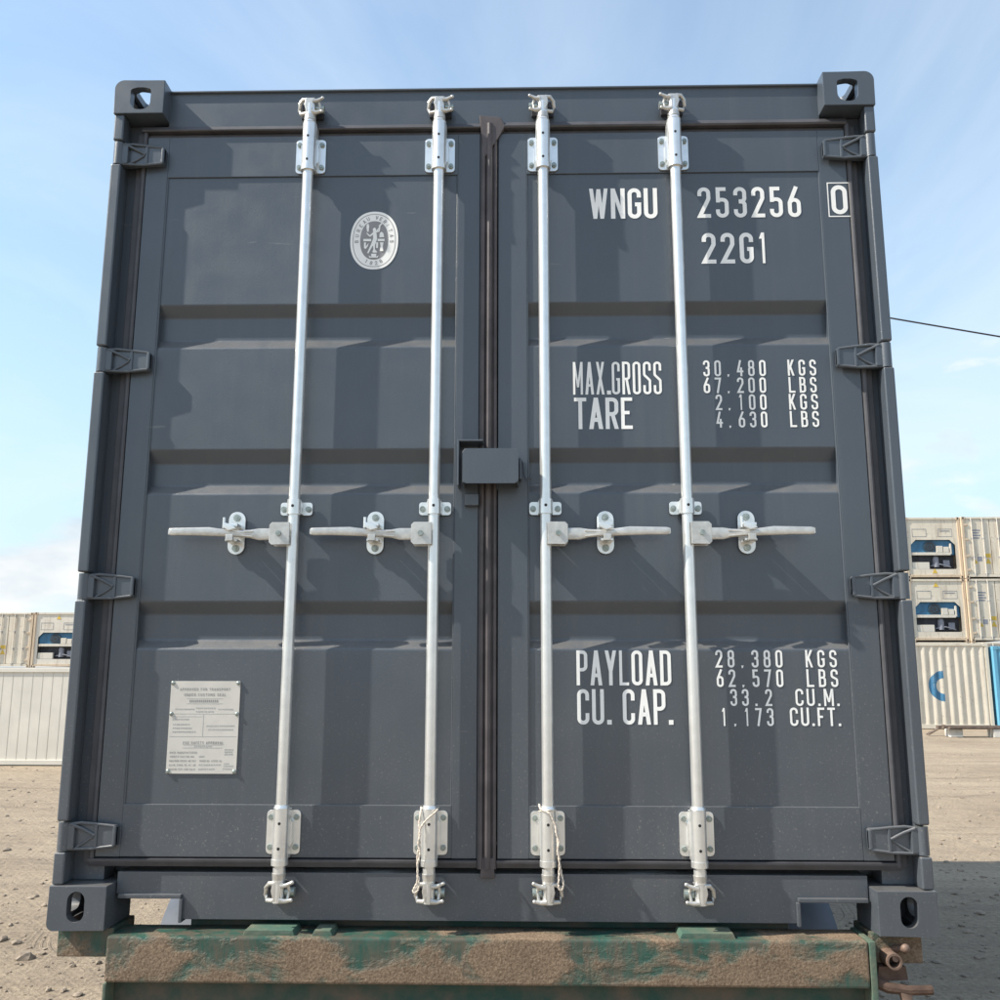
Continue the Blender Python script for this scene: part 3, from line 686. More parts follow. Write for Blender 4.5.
# corner castings: hollow boxes with three apertures
def stadium(w, h, n=10):
    r = min(w, h)/2; out = []
    for k in range(2):
        for i in range(n+1):
            a = math.pi*i/n+math.pi*k + (0 if h > w else -math.pi/2)
            ex = r*math.cos(a); ez = r*math.sin(a)
            if h > w: ez += (h/2-r)*(1 if k == 0 else -1)
            else: ex += (w/2-r)*(1 if k == 0 else -1)
            out.append((ex, ez))
    return out
def tmp_obj(mb):
    me = bpy.data.meshes.new('tmp'); bmesh.ops.recalc_face_normals(mb.bm, faces=mb.bm.faces); mb.bm.to_mesh(me); mb.bm.free()
    o = bpy.data.objects.new('tmp', me); col.objects.link(o); return o
def casting_mesh(top):
    a = MB(); rc = .030 if top else .020
    out = [(rc-rc*math.sin(R(9*i)), rc-rc*math.cos(R(9*i))) for i in range(11)][::-1]
    a.prism(out+[(.162, 0), (.162, .118), (0, .118)], 0, .178, 'xz', bev=.003); base = tmp_obj(a)
    # round the outer vertical/long edge more
    cuts = []
    c = MB(); c.box(.034, .13, .030, .150, .024, .100 if top else .093); cuts.append(c)
    c = MB()
    if top: prof = [(.085+q.x, .066+q.y) for q in fillet([(-.033, .038, .028), (.033, .038, .028), (.033, -.034, .009), (.012, -.040, .03), (-.012, -.040, .03), (-.033, -.034, .009)], True)]
    else: prof = [(.078+p[0], .063+p[1]) for p in stadium(.049, .081)]
    c.prism(prof, -.02, .06); cuts.append(c)
    c = MB(); c.prism([(.089+p[0], .060+p[1]) for p in stadium(.079, .051)], -.02, .06, 'yz'); cuts.append(c)
    c = MB(); c.prism([(.081+p[0], .089+p[1]) for p in stadium(.0635, .124)], -.02, .06, 'xy'); cuts.append(c)
    if top:
        c = MB(); c.prism([(.081+p[0], .089+p[1]) for p in stadium(.06, .10)], .08, .15, 'xy')
        c.bm.free()
    for c in cuts:
        co = tmp_obj(c); mod = base.modifiers.new('b', 'BOOLEAN'); mod.object = co; mod.operation = 'DIFFERENCE'; mod.solver = 'EXACT'
        dg = bpy.context.evaluated_depsgraph_get(); me = bpy.data.meshes.new_from_object(base.evaluated_get(dg))
        base.modifiers.clear(); base.data = me; bpy.data.objects.remove(co)
    me = base.data; bpy.data.objects.remove(base); return me
def place_casting(me, sx_, top, yback=False):
    """sx_: -1 left / +1 right; the mesh is modelled for outer face x=0, end face y=0, top or bottom face z=0"""
    b = bmesh.new(); b.from_mesh(me)
    for v in b.verts:
        x, y, z = v.co
        v.co = (sx_*(HX-x), (LEN-y) if yback else y, (H_-z) if top else z)
    bmesh.ops.recalc_face_normals(b, faces=b.faces)
    o = MB(); o.bm.free(); o.bm = b
    ob = o.build('corner_casting', 'paint', ct, 30); return ob
cb_, ctm = casting_mesh(False), casting_mesh(True)
for sx_ in (-1, 1):
    for yb in (False, True):
        place_casting(cb_, sx_, False, yb); place_casting(ctm, sx_, True, yb)

HINGE_Z = (2.342, 1.649, .950, .246)
for s in (-1, 1):
    def X(a, b): return (min(s*a, s*b), max(s*a, s*b))
    p = MB()
    p.box(*X(1.190, 1.216), .046, .150, .118, H_-.118, .006)
    p.box(*X(1.100, 1.192), .078, .150, .118, H_-.118, .004)
    zs = [.118]+[z for hz in sorted(HINGE_Z) for z in (hz-.041, hz+.041)]+[H_-.118]
    for k in range(0, len(zs), 2): p.box(*X(1.184, 1.2165), .006, .048, zs[k]+.001, zs[k+1], .0055, seg=3)
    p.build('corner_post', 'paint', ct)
    # cast hinges: knuckle, blade, rims, K-shaped ribs
    for hz in HINGE_Z:
        h = MB()
        h.cyl((s*1.200, .024, hz-.038), (s*1.200, .024, hz+.038), .0165, n=20)
        out = [(1.203, -.034), (1.203, .034), (1.17, .035), (1.06, .030), (1.055, .026), (1.055, -.026), (1.06, -.031), (1.17, -.036)]
        h.prism([(s*a, hz+b) for a, b in out], .0305, .050, bev=.003)
        h.prism([(s*a, hz+b) for a, b in ((1.205, -.034), (1.205, .034), (1.168, .034), (1.168, -.034))], .016, .036, bev=.003)
        h.tube([(s*1.185, .020, hz+.033), (s*1.155, .026, hz+.036), (s*1.11, .030, hz+.032), (s*1.060, .032, hz+.026)], [.004, .0045, .0045, .004], 8)
        h.tube([(s*1.185, .022, hz-.034), (s*1.12, .030, hz-.034), (s*1.060, .032, hz-.027)], .0042, 8)
        h.box(*X(1.055, 1.065), .0275, .045, hz-.027, hz+.027, .003)
        h.box(*X(1.107, 1.117), .0265, .040, hz-.031, hz+.030, .003)
        h.tube([(s*1.115, .028, hz+.002), (s*1.15, .025, hz+.020), (s*1.180, .017, hz+.033)], .0045, 8)
        h.tube([(s*1.118, .029, hz+.000), (s*1.14, .029, hz-.016), (s*1.165, .027, hz-.030)], .0036, 8)
        h.box(*X(1.085, 1.097), .031, .036, hz-.006, hz+.006, .001)
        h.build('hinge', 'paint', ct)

# header and sill
p = MB()
p.prism([(.060, 2.437), (.060, 2.576), (.051, 2.578), (.051, 2.584), (.150, 2.584), (.150, 2.437)], -HX+.160, HX-.160, 'yz', bev=.0015)
p.build('header', 'paint', ct)
p = MB()
nz = .085
prof = [(-HX+.168, .145), (-HX+.168, .0885), (-1.022, .0885), (-1.022, nz), (-.872, nz), (-.866, nz-.006), (-.866, .019), (.857, .019), (.857, nz-.006), (.863, nz), (1.045, nz), (HX-.168, nz), (HX-.168, .145)]
prof = [(-HX+.165, .145), (-HX+.165, nz), (-.875, nz), (-.868, nz-.007), (-.866, .019), (.857, .019), (.859, nz-.007), (.866, nz), (HX-.165, nz), (HX-.165, .145)]
p.prism(prof, .060, .150, bev=.0015); p.build('sill', 'paint', ct)
# rims of the sill openings
for x0, x1 in ((-1.045, -.866), (.857, 1.050)):
    p = MB(); p.box(x0, x1, .048, .150, nz-.0095, nz+.002, .002)
    xi = x1 if x0 < 0 else x0; p.box(xi-.0045, xi+.005, .048, .150, .012, nz-.010, .002); p.build('sill_rim', 'paint', ct)
# side walls, roof, floor, front wall
for s in (-1, 1):
    w = MB(); ys = corr_xs(.18, LEN-.18)
    w.sheet([[(s*(HX-.012-corr(y)), y, .16) for y in ys], [(s*(HX-.012-corr(y)), y, H_-.06) for y in ys]])
    xx = sorted((s*(HX-.06), s*(HX-.004)))
    w.box(*xx, .178, LEN-.178, .03, .16, .004); w.box(*xx, .178, LEN-.178, H_-.066, H_-.006, .004); w.build('side_wall', 'paint', ct)
p = MB(); xs = [(y, H_-.012-corr(y, .21, .02)) for y in corr_xs(.13, LEN-.10, .21)]
p.sheet([[(-HX+.06, y, z) for y, z in xs], [(HX-.06, y, z) for y, z in xs]]); p.build('roof', 'paint', ct)
p = MB(); p.box(-HX+.05, HX-.05, .16, LEN-.05, .13, .16)
for k in range(18): p.box(-HX+.06, HX-.06, .30+k*.32, .345+k*.32, .03, .13)
p.build('floor', 'paint', ct)
p = MB(); p.box(-HX+.16, HX-.16, LEN-.06, LEN-.02, .03, H_-.03); p.build('end_wall', 'paint', ct)

# doors
PF = .0605                                  # panel face, a little behind the frame face
REC = [(1.842, 1.807, 1.7305, 1.699), (1.373, 1.334, 1.264, 1.234), (.908, .873, .796, .769)]
RD = .026                                   # depth of the pressed recesses
def door(x0, x1):                           # x0 < x1 outer edges of the steel frame; panel bounds px0..px1
    hinge_left = x0 < -.5
    px0, px1 = (-1.050, -.108) if hinge_left else (.113, 1.046)
    d = MB()
    d.box(x0, px0, DY, .105, .185, 2.420, .003); d.box(px1, x1, DY, .105, .185, 2.420, .003)
    d.box(px0-.001, px1+.001, DY, .104, 2.277, 2.4195, .003); d.box(px0-.001, px1+.001, DY, .104, .1855, .330, .003)
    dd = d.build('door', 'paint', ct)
    z = [.326]
    prof = [(PF, .326)]
    for (a, b, c, e) in REC[::-1]:
        prof += [(PF, e), (PF+RD, c), (PF+RD, b), (PF, a)]
    prof += [(PF, 2.281)]
    # small radii at the folds
    fil = fillet([(p_[0], p_[1], .014 if 0 < i < len(prof)-1 else 0) for i, p_ in enumerate(prof)], False)
    pn = MB(); pn.sheet([[(px0-.001, q.x, q.y) for q in fil], [(px1+.001, q.x, q.y) for q in fil]])
    pn.box(px0+.02, px1-.02, PF+.038, PF+.045, .34, 2.27)
    for xa, sg in ((px0, 1), (px1, -1)):     # weld beads down both edges
        pn.tube([(xa+sg*.001, PF-.0015, .33), (xa+sg*.001, PF-.0015, 1.3), (xa+sg*.001, PF-.0015, 2.277)], .003, 6)
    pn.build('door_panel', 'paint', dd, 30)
    return dd
dl, dr = door(-1.122, -.036), door(.022, 1.133)
# gaskets
gk = MB()
gk.tube([(-1.131, DY+.003, .17), (-1.131, DY+.003, 2.44)], .0075, 10); gk.box(-1.160, -1.125, DY+.010, .095, .165, 2.44, .004)
gk.prism([(.066, 2.459), (.052, 2.455), (.044, 2.440), (.047, 2.436), (.085, 2.436), (.085, 2.459)], -1.14, -.036, 'yz', bev=.001); gk.box(-1.14, -.036, DY+.010, .09, 2.422, 2.4355, .003)
gk.prism([(DY-.006, .1815), (.09, .1845), (.09, .160), (DY+.004, .160), (DY-.005, .174)], -1.14, -.036, 'yz', bev=.001)
gk.tube([(-.030, DY-.002, .165), (-.030, DY-.002, 2.44)], .005, 8)
gk.build('gasket', 'edge_gasket', dl)
gk = MB()
gk.tube([(1.1425, DY+.001, .17), (1.1425, DY+.001, 2.44)], .0085, 10); gk.box(1.134, 1.172, DY+.011, .095, .165, 2.44, .004)
gk.prism([(.066, 2.462), (.052, 2.458), (.043, 2.442), (.047, 2.436), (.085, 2.436), (.085, 2.462)], .030, 1.14, 'yz', bev=.001); gk.box(.02, 1.14, DY+.010, .09, 2.422, 2.4355, .003)
gk.prism([(DY-.006, .1815), (.09, .1845), (.09, .160), (DY+.004, .160), (DY-.005, .174)], .020, 1.15, 'yz', bev=.001)
gk.build('gasket', 'edge_gasket', dr)
gk = MB()
gk.prism([(-.034, .158), (.019, .158), (.019, 2.452), (-.034, 2.452)], DY-.002, .09)
gk.tube([(-.024, DY-.006, .16), (-.024, DY-.006, 2.40)], .0065, 10); gk.tube([(-.006, DY-.008, .16), (-.006, DY-.008, 2.45)], .0095, 10); gk.tube([(.013, DY-.004, .16), (.013, DY-.004, 2.44)], .0055, 8)
gk.prism([(-.040, 2.480), (.030, 2.472), (.045, 2.440), (.022, 2.40), (-.020, 2.33), (-.030, 2.40)], DY-.012, DY+.006, bev=.003)
gk.prism([(-.022, .190), (.012, .190), (.016, .135), (-.026, .135)], DY-.010, DY+.004, bev=.003)
gk.build('centre_gasket', 'gasket', dr)

# lock box over the door gap
lb = MB()
tbm = bmesh.new()
lb.prism(rrect(-.080, .085, 1.247, 1.352, .012), -.032, -.024, bev=.002)
lb.box(-.080, -.0755, -.028, .055, 1.250, 1.345, .001); lb.box(.0805, .085, -.028, .055, 1.250, 1.345, .001); lb.box(-.075, .080, -.028, .055, 1.3475, 1.352, .001)
lb.build('lock_box', 'paint', ct)
lb = MB(); lb.box(-.097, -.091, -.010, .055, 1.245, 1.385, .002); lb.box(-.091, -.020, -.010, .055, 1.379, 1.385, .002); lb.build('lock_bracket', 'paint', ct)
lb = MB(); lb.box(-.077, -.034, .030, .055, 1.192, 1.228, .003); lb.build('stop_block', 'paint', ct)
lb = MB(); lb.tube([(.088, .03, 1.335), (.100, .03, 1.320), (.103, .03, 1.285), (.110, .025, 1.268), (.120, .02, 1.272), (.124, .02, 1.288)], .0028, 8)
lb.box(.086, .094, .015, .055, 1.268, 1.330, .003); lb.build('lock_hook', 'paint', ct)

# locking rods
RY, RR = .018, .0165
def bolts(mb, pts, y, r=.0085):
    for x, z in pts:
        mb.cyl((x, y, z), (x, y-.0065, z), r, r*.92, 12, 1); mb.cyl((x, y-.0065, z), (x, y-.009, z), r*.5, n=8, mi=1)
def rod(x, hs, parent_name='locking_rod'):   # hs = direction the handle points (-1 left, +1 right)
    rd = MB(); rd.cyl((x, RY, .075), (x, RY, 2.505), RR, n=28)
    for za, zb in ((2.425, 2.470), (.130, .165)): rd.cyl((x, RY, za), (x, RY, zb), .0175, n=28)
    rod_o = rd.build(parent_name, 'zinc', ct)
    for z0, z1, top in ((2.283, 2.400, True), (.197, .316, False)):
        b = MB(); b.prism(rrect(x-.048, x+.048, z0, z1, .011), DY-.007, DY-.001, bev=.0012)
        za, zb = (z0-.006, z1+.040) if top else (z0-.020, z1+.012)
        b.cyl((x, RY, za+.012), (x, RY, zb-.002), .0215, n=28); b.cyl((x, RY, za-.004), (x, RY, za+.012), .0235, n=28); b.cyl((x, RY, zb-.002), (x, RY, zb+.006), .0225, .019, n=28)
        b.box(x-.0225, x+.0225, RY, DY-.003, za+.012, zb-.006, .002)
        for sg in (-1, 1): b.prism([(x+sg*.021, z0+.02), (x+sg*.028, z0+.03), (x+sg*.028, z1-.03), (x+sg*.021, z1-.02)], RY+.012, DY-.005)
        bolts(b, [(x+sx_*.036, zc) for sx_ in (-1, 1) for zc in (z0+.019, z1-.019)], DY-.007)
        for zc in (z0+.022, z1-.014 if top else z1-.030): b.cyl((x, RY-.018, zc), (x, RY-.0222, zc), .0042, n=10, mi=2)
        b.build('rod_bracket', ['zinc', 'bolt', 'hole'], rod_o)
    b = MB(); b.prism(rrect(x-.048, x+.048, 1.166, 1.205, .008), DY-.006, DY-.001, bev=.001)
    b.box(x-.022, x+.022, RY, DY-.003, 1.166, 1.205, .002); b.cyl((x, RY, 1.163), (x, RY, 1.208), .0205, n=24)
    bolts(b, [(x-.037, 1.184), (x+.037, 1.184)], DY-.006, .0095); b.cyl((x, RY-.017, 1.187), (x, RY-.0212, 1.187), .0045, n=10, mi=2)
    b.build('rod_guide', ['zinc', 'bolt', 'hole'], rod_o)
    # handle: hub plate, neck, flattened grip
    zc = 1.103; h = MB(); s = hs
    yb = -.004
    h.prism([(x+s*a, zc+b_) for a, b_ in ((.004, -.033), (.004, .033), (.056, .033), (.064, .025), (.064, -.026), (.056, -.034))], RY-.030, RY-.021, bev=.0015)
    h.prism([(x+s*a, zc+b_) for a, b_ in ((.004, -.033), (.004, .033), (.056, .033), (.064, .025), (.064, -.026), (.056, -.034))], RY+.010, RY+.018, bev=.0015)
    h.cyl((x+s*.036, RY+.02, zc), (x+s*.036, RY-.036, zc), .008, n=12, mi=1)
    rows = []
    for d, zcn, hh, yy, th in ((.045, 0, .018, 0, .006), (.10, 0, .018, 0, .006), (.125, .001, .0125, -.002, .008), (.155, .001, .0105, -.006, .010), (.185, .002, .0105, -.008, .011), (.215, .004, .012, -.012, .010), (.245, .006, .0135, -.016, .008), (.30, .006, .0120, -.019, .007), (.350, .005, .0115, -.021, .007), (.360, .005, .0095, -.021, .005)):
        yc = RY-.006+yy; row = []
        for k in range(12):
            a = 2*math.pi*k/12; cx_, cz_ = math.cos(a), math.sin(a)
            ex = math.copysign(abs(cx_)**.5, cx_); ez = math.copysign(abs(cz_)**.5, cz_)
            row.append((x+s*d, yc+th*ex, zc+zcn+hh*ez))
        rows.append(row+[row[0]])
    h.sheet(rows); h.prism([(p_[0], p_[2]) for p_ in ((x+s*.358, 0, zc-.004), (x+s*.362, 0, zc-.002), (x+s*.362, 0, zc+.012), (x+s*.358, 0, zc+.014))], RY-.032, RY-.022)
    h.tube([(x+s*.115, RY-.015, zc+.008), (x+s*.16, RY-.020, zc+.004), (x+s*.21, RY-.024, zc+.009)], .0028, 8); h.tube([(x+s*.115, RY-.015, zc-.008), (x+s*.16, RY-.020, zc-.004), (x+s*.21, RY-.024, zc-.003)], .0028, 8)
    h.build('handle', ['zinc_cast', 'bolt'], rod_o, 40)
    # catch plate with hinged retainer
    cxp = x+s*.178; c = MB()
    c.prism(rrect(cxp-.025, cxp+.025, 1.048, 1.177, .024, 8), DY-.007, DY-.001, bev=.0012)
    bolts(c, [(cxp, 1.158), (cxp, 1.066)], DY-.007, .011)
    c.box(cxp-.018, cxp+.018, -.006, DY-.006, 1.124, 1.134, .002); c.box(cxp-.018, cxp+.018, -.004, DY-.006, 1.080, 1.088, .002)
    c.box(cxp-.011, cxp+.011, -.024, -.012, 1.079, 1.099, .002, 2)
    c.prism([(cxp-.022, 1.136), (cxp+.006, 1.128), (cxp+.018, 1.117), (cxp-.004, 1.110), (cxp-.022, 1.120)], -.020, -.010, bev=.002)
    c.cyl((cxp-.024, .0, 1.120), (cxp-.024, .0, 1.152), .0045, n=10)
    c.build('handle_catch', ['zinc', 'bolt', 'zinc_cast'], rod_o)
    # cam locks and their keepers at both ends
    for zc, v in ((2.497, 1), (.104, -1)):
        k = MB(); q = -hs                      # q: the side the long prongs point to
        k.cyl((x, RY, zc-v*.048), (x, RY, zc-v*.030), .0195, .0175, 20)
        k.cyl((x, RY, zc-v*.032), (x, RY, zc+v*.010), .014, .012, 16)
        k.prism([(x-q*.010, zc-.026), (x+q*.010, zc-.022), (x+q*.006, zc+.004), (x+q*.018, zc+.026), (x-q*.014, zc+.026), (x-q*.018, zc+.002)], RY-.016, RY+.030, bev=.003)
        # keeper on the frame: plate, C arm and two prongs
        k.box(x-.036, x+.036, .046, .060, zc-.022, zc+.022, .003, 2)
        k.tube([(x-q*.008, RY-.010, zc+.022), (x-q*.024, RY-.008, zc+.022), (x-q*.034, RY-.002, zc+.010), (x-q*.036, RY+.006, zc-.010), (x-q*.030, RY, zc-.024), (x-q*.012, RY-.006, zc-.024)], .0062, 8)
        k.box(min(x-q*.028, x-q*.012), max(x-q*.028, x-q*.012), RY-.002, RY+.022, zc-.012, zc+.010, .003, 2)
        k.tube([(x+q*.008, RY-.010, zc+.016), (x+q*.024, RY-.010, zc+.018), (x+q*.040, RY-.012, zc+.025)], [.008, .006, .0045], 10)
        k.tube([(x+q*.006, RY-.010, zc-.022), (x+q*.022, RY-.010, zc-.024), (x+q*.038, RY-.012, zc-.021)], [.009, .0065, .0045], 10)
        k.ball((x+q*.041, RY-.012, zc+.0255), .0055); k.ball((x+q*.039, RY-.012, zc-.021), .0055)
        k.tube([(x+q*.026, RY-.004, zc+.020), (x+q*.031, RY, zc), (x+q*.026, RY-.004, zc-.022)], .005, 8)
        k.cyl((x+q*.018, RY+.008, zc-.002), (x+q*.044, RY+.008, zc-.002), .0125, n=14, mi=1)
        k.build('cam_lock', ['zinc_cast', 'bolt', 'unit_dark'], rod_o)
    return rod_o
for x, hs in ((-.584, -1), (-.166, -1), (.165, 1), (.583, 1)): rod(x, hs)

# ------------------------------------------------------------------ lettering on the right door
def line(mb, s, x0, x1, z0, z1, Y=PF-.0012, **kw):
    add_text(mb, s, x0, x1, z0, z1, Y, **kw)
t_ = MB(); line(t_, 'WNGU', 0.3117, 0.5289, 2.1222, 2.2261, tr=.142, gap=.20); t_.build('owner_code_lettering', 'letter', dr); t_ = MB(); line(t_, '253256', 0.6569, 0.9825, 2.1223, 2.2266, tr=.142, mono=.72); t_.build('serial_number_lettering', 'letter', dr)
t_ = MB(); line(t_, '22G1', 0.6650, 0.8688, 1.9673, 2.0704, tr=.142, gap=.36); t_.build('type_lettering', 'letter', dr)
t_ = MB(); Y = DY-.0012; line(t_, '0', 1.0775, 1.1281, 2.1276, 2.2267, tr=.142, Y=Y)
x0, x1, zb, za = 1.0663, 1.1392, 2.1187, 2.2364; lw = .0035
for a, b_, c, d in ((x0, x1, za-lw, za), (x0, x1, zb, zb+lw), (x0, x0+lw, zb+lw, za-lw), (x1-lw, x1, zb+lw, za-lw)):
    t_.take_raw(bmesh.new()); t_.sheet([[(a, Y, c), (b_, Y, c)], [(a, Y, d), (b_, Y, d)]])
t_.build('check_digit', 'letter', dr)
t_ = MB()
line(t_, 'MAX.GROSS', 0.2534, 0.5252, 1.5420, 1.6466, tr=.105, gap=.30); line(t_, 'TARE', 0.2556, 0.4333, 1.4327, 1.5321, tr=.13, gap=.20)
for s, l, r, t, b_ in (('30,480', 0.6537, 0.8453, 1.5981, 1.6495), ('67,200', 0.6532, 0.8435, 1.5446, 1.5940), (' 2,100', 0.6542, 0.8424, 1.4907, 1.5401), (' 4,630', 0.6540, 0.8424, 1.4356, 1.4856)): line(t_, s, l, r, t, b_, tr=.122, mono=.58)
for s, l, r, t, b_ in (('KGS', 0.9122, 0.9989, 1.5989, 1.6501), ('LBS', 0.9127, 0.9972, 1.5447, 1.5944), ('KGS', 0.9107, 0.9985, 1.4909, 1.5409), ('LBS', 0.9108, 0.9983, 1.4362, 1.4865)): line(t_, s, l, r, t, b_, tr=.122, mono=.60)
t_.build('gross_and_tare_lettering', 'letter', dr)
t_ = MB()
line(t_, 'PAYLOAD', 0.2524, 0.5268, 0.6654, 0.7657, tr=.110, gap=.26); line(t_, 'CU. CAP.', 0.2530, 0.5277, 0.5546, 0.6546, tr=.118, gap=.24)
for s, l, r, t, b_ in (('28,380', 0.6564, 0.8501, 0.7167, 0.7672), ('62,570', 0.6576, 0.8495, 0.6614, 0.7115), (' 33.2', 0.6612, 0.8145, 0.6077, 0.6557), ('1,173', 0.6653, 0.8161, 0.5515, 0.6020)): line(t_, s, l, r, t, b_, tr=.122, mono=.58)
for s, l, r, t, b_ in (('KGS', 0.9165, 1.0065, 0.7175, 0.7673), ('LBS', 0.9168, 1.0070, 0.6617, 0.7123)): line(t_, s, l, r, t, b_, tr=.122, mono=.60)
line(t_, 'CU.M.', 0.8819, 1.0081, 0.6081, 0.6566, tr=.122, gap=.42); line(t_, 'CU.FT.', 0.8632, 1.0087, 0.5520, 0.6035, tr=.122, gap=.36)
t_.build('payload_lettering', 'letter', dr)

# ------------------------------------------------------------------ inspection sticker on the left door
ex, ez, ea, eb = -.373, 2.0555, .0765, .0985
def sup(a, b, n=64, pw=2.25):
    out = []
    for i in range(n):
        t = 2*math.pi*i/n; c, s = math.cos(t), math.sin(t)
        out.append((ex+a*math.copysign(abs(c)**(2/pw), c), ez+b*math.copysign(abs(s)**(2/pw), s)))
    return out
def flat(mb, pts, y, mi=0):
    tb = bmesh.new(); tb.faces.new([tb.verts.new((a, y, b)) for a, b in pts]); mb.take_raw(tb, mi)
st = MB(); flat(st, sup(ea, eb), PF-.0012); sticker = st.build('inspection_sticker', 'letter', dl)
st = MB(); ring_panel(st, sup(ea*.895, eb*.915), sup(ea*.87, eb*.895), PF-.0016)
flat(st, sup(ea*.585, eb*.665), PF-.0016); st.build('sticker_ground', 'emb_grey', sticker)
st = MB()
def ring_text(s, a0, a1, up=True):
    k = len(s)
    for i, ch in enumerate(s):
        if ch == ' ': continue
        a = R(a0+(a1-a0)*i/(k-1)); cx_, cz_ = ex+ea*.735*math.cos(a), ez+eb*.79*math.sin(a)
        nrm = Vector((math.cos(a)/ea, math.sin(a)/eb)).normalized(); 
        if not up: nrm = -nrm
        tx = Vector((nrm.y, -nrm.x)); w, h = .0085, .0125
        for kk, lay in enumerate(glyph_quads(ch, w*GL[ch][0]**.5, h, .0021)):
            tb = bmesh.new()
            for q in lay:
                tb.faces.new([tb.verts.new((cx_+tx.x*(p_.x-w/2)+nrm.x*(p_.y-h/2), PF-.0016-.0001*kk, cz_+tx.y*(p_.x-w/2)+nrm.y*(p_.y-h/2))) for p_ in q])
            st.take_raw(tb)
ring_text('BUREAU VERITAS', 183, -3); st.build('sticker_lettering', 'emb_grey', sticker); st = MB(); ring_text('1828', 246, 294, False)
st.build('sticker_lettering', 'emb_grey', sticker)
st = MB(); Y = PF-.0020
def P(x, z): return (ex+(x-430)/310*ea, ez-(z-503)/353*eb)       # zoomed sticker coordinates
def sh(pts): flat(st, [P(*p_) for p_ in pts], Y)
def seg(a, b_, wa, wb):
    a = Vector(a); b_ = Vector(b_); d = (b_-a).normalized(); n_ = Vector((-d.y, d.x)); sh([tuple(a+n_*wa), tuple(b_+n_*wb), tuple(b_-n_*wb), tuple(a-n_*wa)])
sh([(430+22*math.cos(t*.5236), 375+26*math.sin(t*.5236)) for t in range(12)])
Y -= .00012; seg((432, 395), (442, 490), 22, 26); Y -= .00012; seg((442, 485), (400, 570), 26, 15); Y -= .00012; seg((400, 565), (352, 660), 14, 9); Y -= .00012; seg((445, 485), (430, 560), 22, 14)
Y -= .00012; seg((430, 555), (434, 640), 13, 9); seg((440, 400), (492, 390), 13, 10); Y -= .00012; seg((488, 400), (500, 330), 10, 8); Y -= .00012; seg((498, 345), (462, 385), 6, 6); seg((485, 335), (525, 300), 7, 10)
seg((415, 420), (372, 455), 12, 9); Y -= .00012; seg((374, 455), (330, 415), 8, 6); sh([(330, 310), (350, 300), (362, 330), (356, 400), (336, 402), (326, 350)])
seg((290, 502), (392, 502), 14, 14); seg((476, 502), (565, 502), 14, 14)
sh([(495, 470), (500, 420), (520, 400), (548, 420), (560, 468)]); sh([(300, 530), (325, 530), (325, 580), (360, 535), (352, 575), (325, 610), (302, 600)])
seg((470, 530), (470, 600), 13, 11); sh([(505, 530), (552, 530), (545, 580), (552, 638), (505, 638), (515, 580)]); sh([(412, 640), (430, 605), (470, 640), (475, 655), (415, 655)])
sh([(365, 690), (400, 705), (395, 668), (465, 668), (460, 705), (492, 690), (480, 716), (375, 716)])
st.build('sticker_figure', 'letter', sticker)

# ------------------------------------------------------------------ approval plate
plx0, plx1, plz0, plz1 = -.934, -.730, .414, .676
pl = MB(); pl.prism(rrect(plx0, plx1, plz0, plz1, .003), PF-.0035, PF-.0005, bev=.0006); pl_o = pl.build('approval_plate', 'plate', dl)
for a in (plx0+.006, plx1-.006):
    for z in (plz0+.006, plz0+.168, plz1-.006):
        rv = MB(); rv.ball((a, PF-.0035, z), .0062, sc=(1, .7, 1)); rv.build('rivet', 'bolt', pl_o)
Y = PF-.0039
def pt(u, v): return plx0+(plx1-plx0)*u, plz1-(plz1-plz0)*v
def ptext(mb, s, u0, u1, v, hgt, **kw):
    xa, z_ = pt(u0, v); xb, _ = pt(u1, v); add_text(mb, s, xa, xb, z_-hgt, z_, Y, **kw)
pp = MB()
ptext(pp, 'APPROVED FOR TRANSPORT', .13, .86, .075, .0078, gap=.45); ptext(pp, 'UNDER CUSTOMS SEAL', .20, .80, .135, .0078, gap=.45)
ptext(pp, 'CSC SAFETY APPROVAL', .22, .80, .655, .0080, gap=.45)
pp.build('plate_heading', 'engrave', pl_o)
pp = MB()
for s, u0, u1, v in (('DATE MANUFACTURED', .04, .43, .765), ('IDENTIFICATION NO.', .04, .40, .808), ('MAXIMUM GROSS WEIGHT', .04, .42, .853), ('ALLOW. STACK. WT. AT 1.8G', .04, .42, .898), ('RACKING TEST LOAD VALUE', .04, .42, .943), ('30480 KG  67200 LB', .47, .78, .853)):
    ptext(pp, s, u0, u1, v, .0055, gap=.4)
for v, u0, u1 in ((.205, .28, .70),): 
    xa, z_ = pt(u0, v); xb, _ = pt(u1, v)
    for k in range(15): pp.box(xa+(xb-xa)*k/15, xa+(xb-xa)*(k+.62)/15, Y, Y+.0004, z_-.0072, z_)
pp.build('plate_print', 'engrave', pl_o)
pp = MB()
def dash(u0, u1, v, n, h=.0042):
    xa, z_ = pt(u0, v); xb, _ = pt(u1, v)
    for k in range(n): pp.box(xa+(xb-xa)*k/n, xa+(xb-xa)*(k+random.uniform(.5, .85))/n, Y, Y+.0004, z_-h*random.uniform(.75, 1), z_)
def rule(u0, u1, v):
    xa, z_ = pt(u0, v); xb, _ = pt(u1, v); pp.box(xa, xb, Y, Y+.0004, z_-.0009, z_)
for a in ((.08, .36, .30, 11), (.38, .66, .288, 10), (.38, .64, .325, 9), (.70, .92, .30, 8), (.05, .30, .41, 9), (.06, .31, .465, 9), (.06, .34, .505, 10), (.06, .40, .545, 12), (.54, .95, .48, 15), (.57, .93, .52, 13), (.38, .64, .70, 9), (.46, .54, .808, 4), (.46, .78, .898, 9), (.46, .70, .943, 8), (.82, .95, .735, 5), (.82, .94, .76, 5), (.82, .95, .785, 5), (.82, .90, .885, 3), (.82, .96, .91, 5), (.81, .94, .94, 5)): dash(*a)
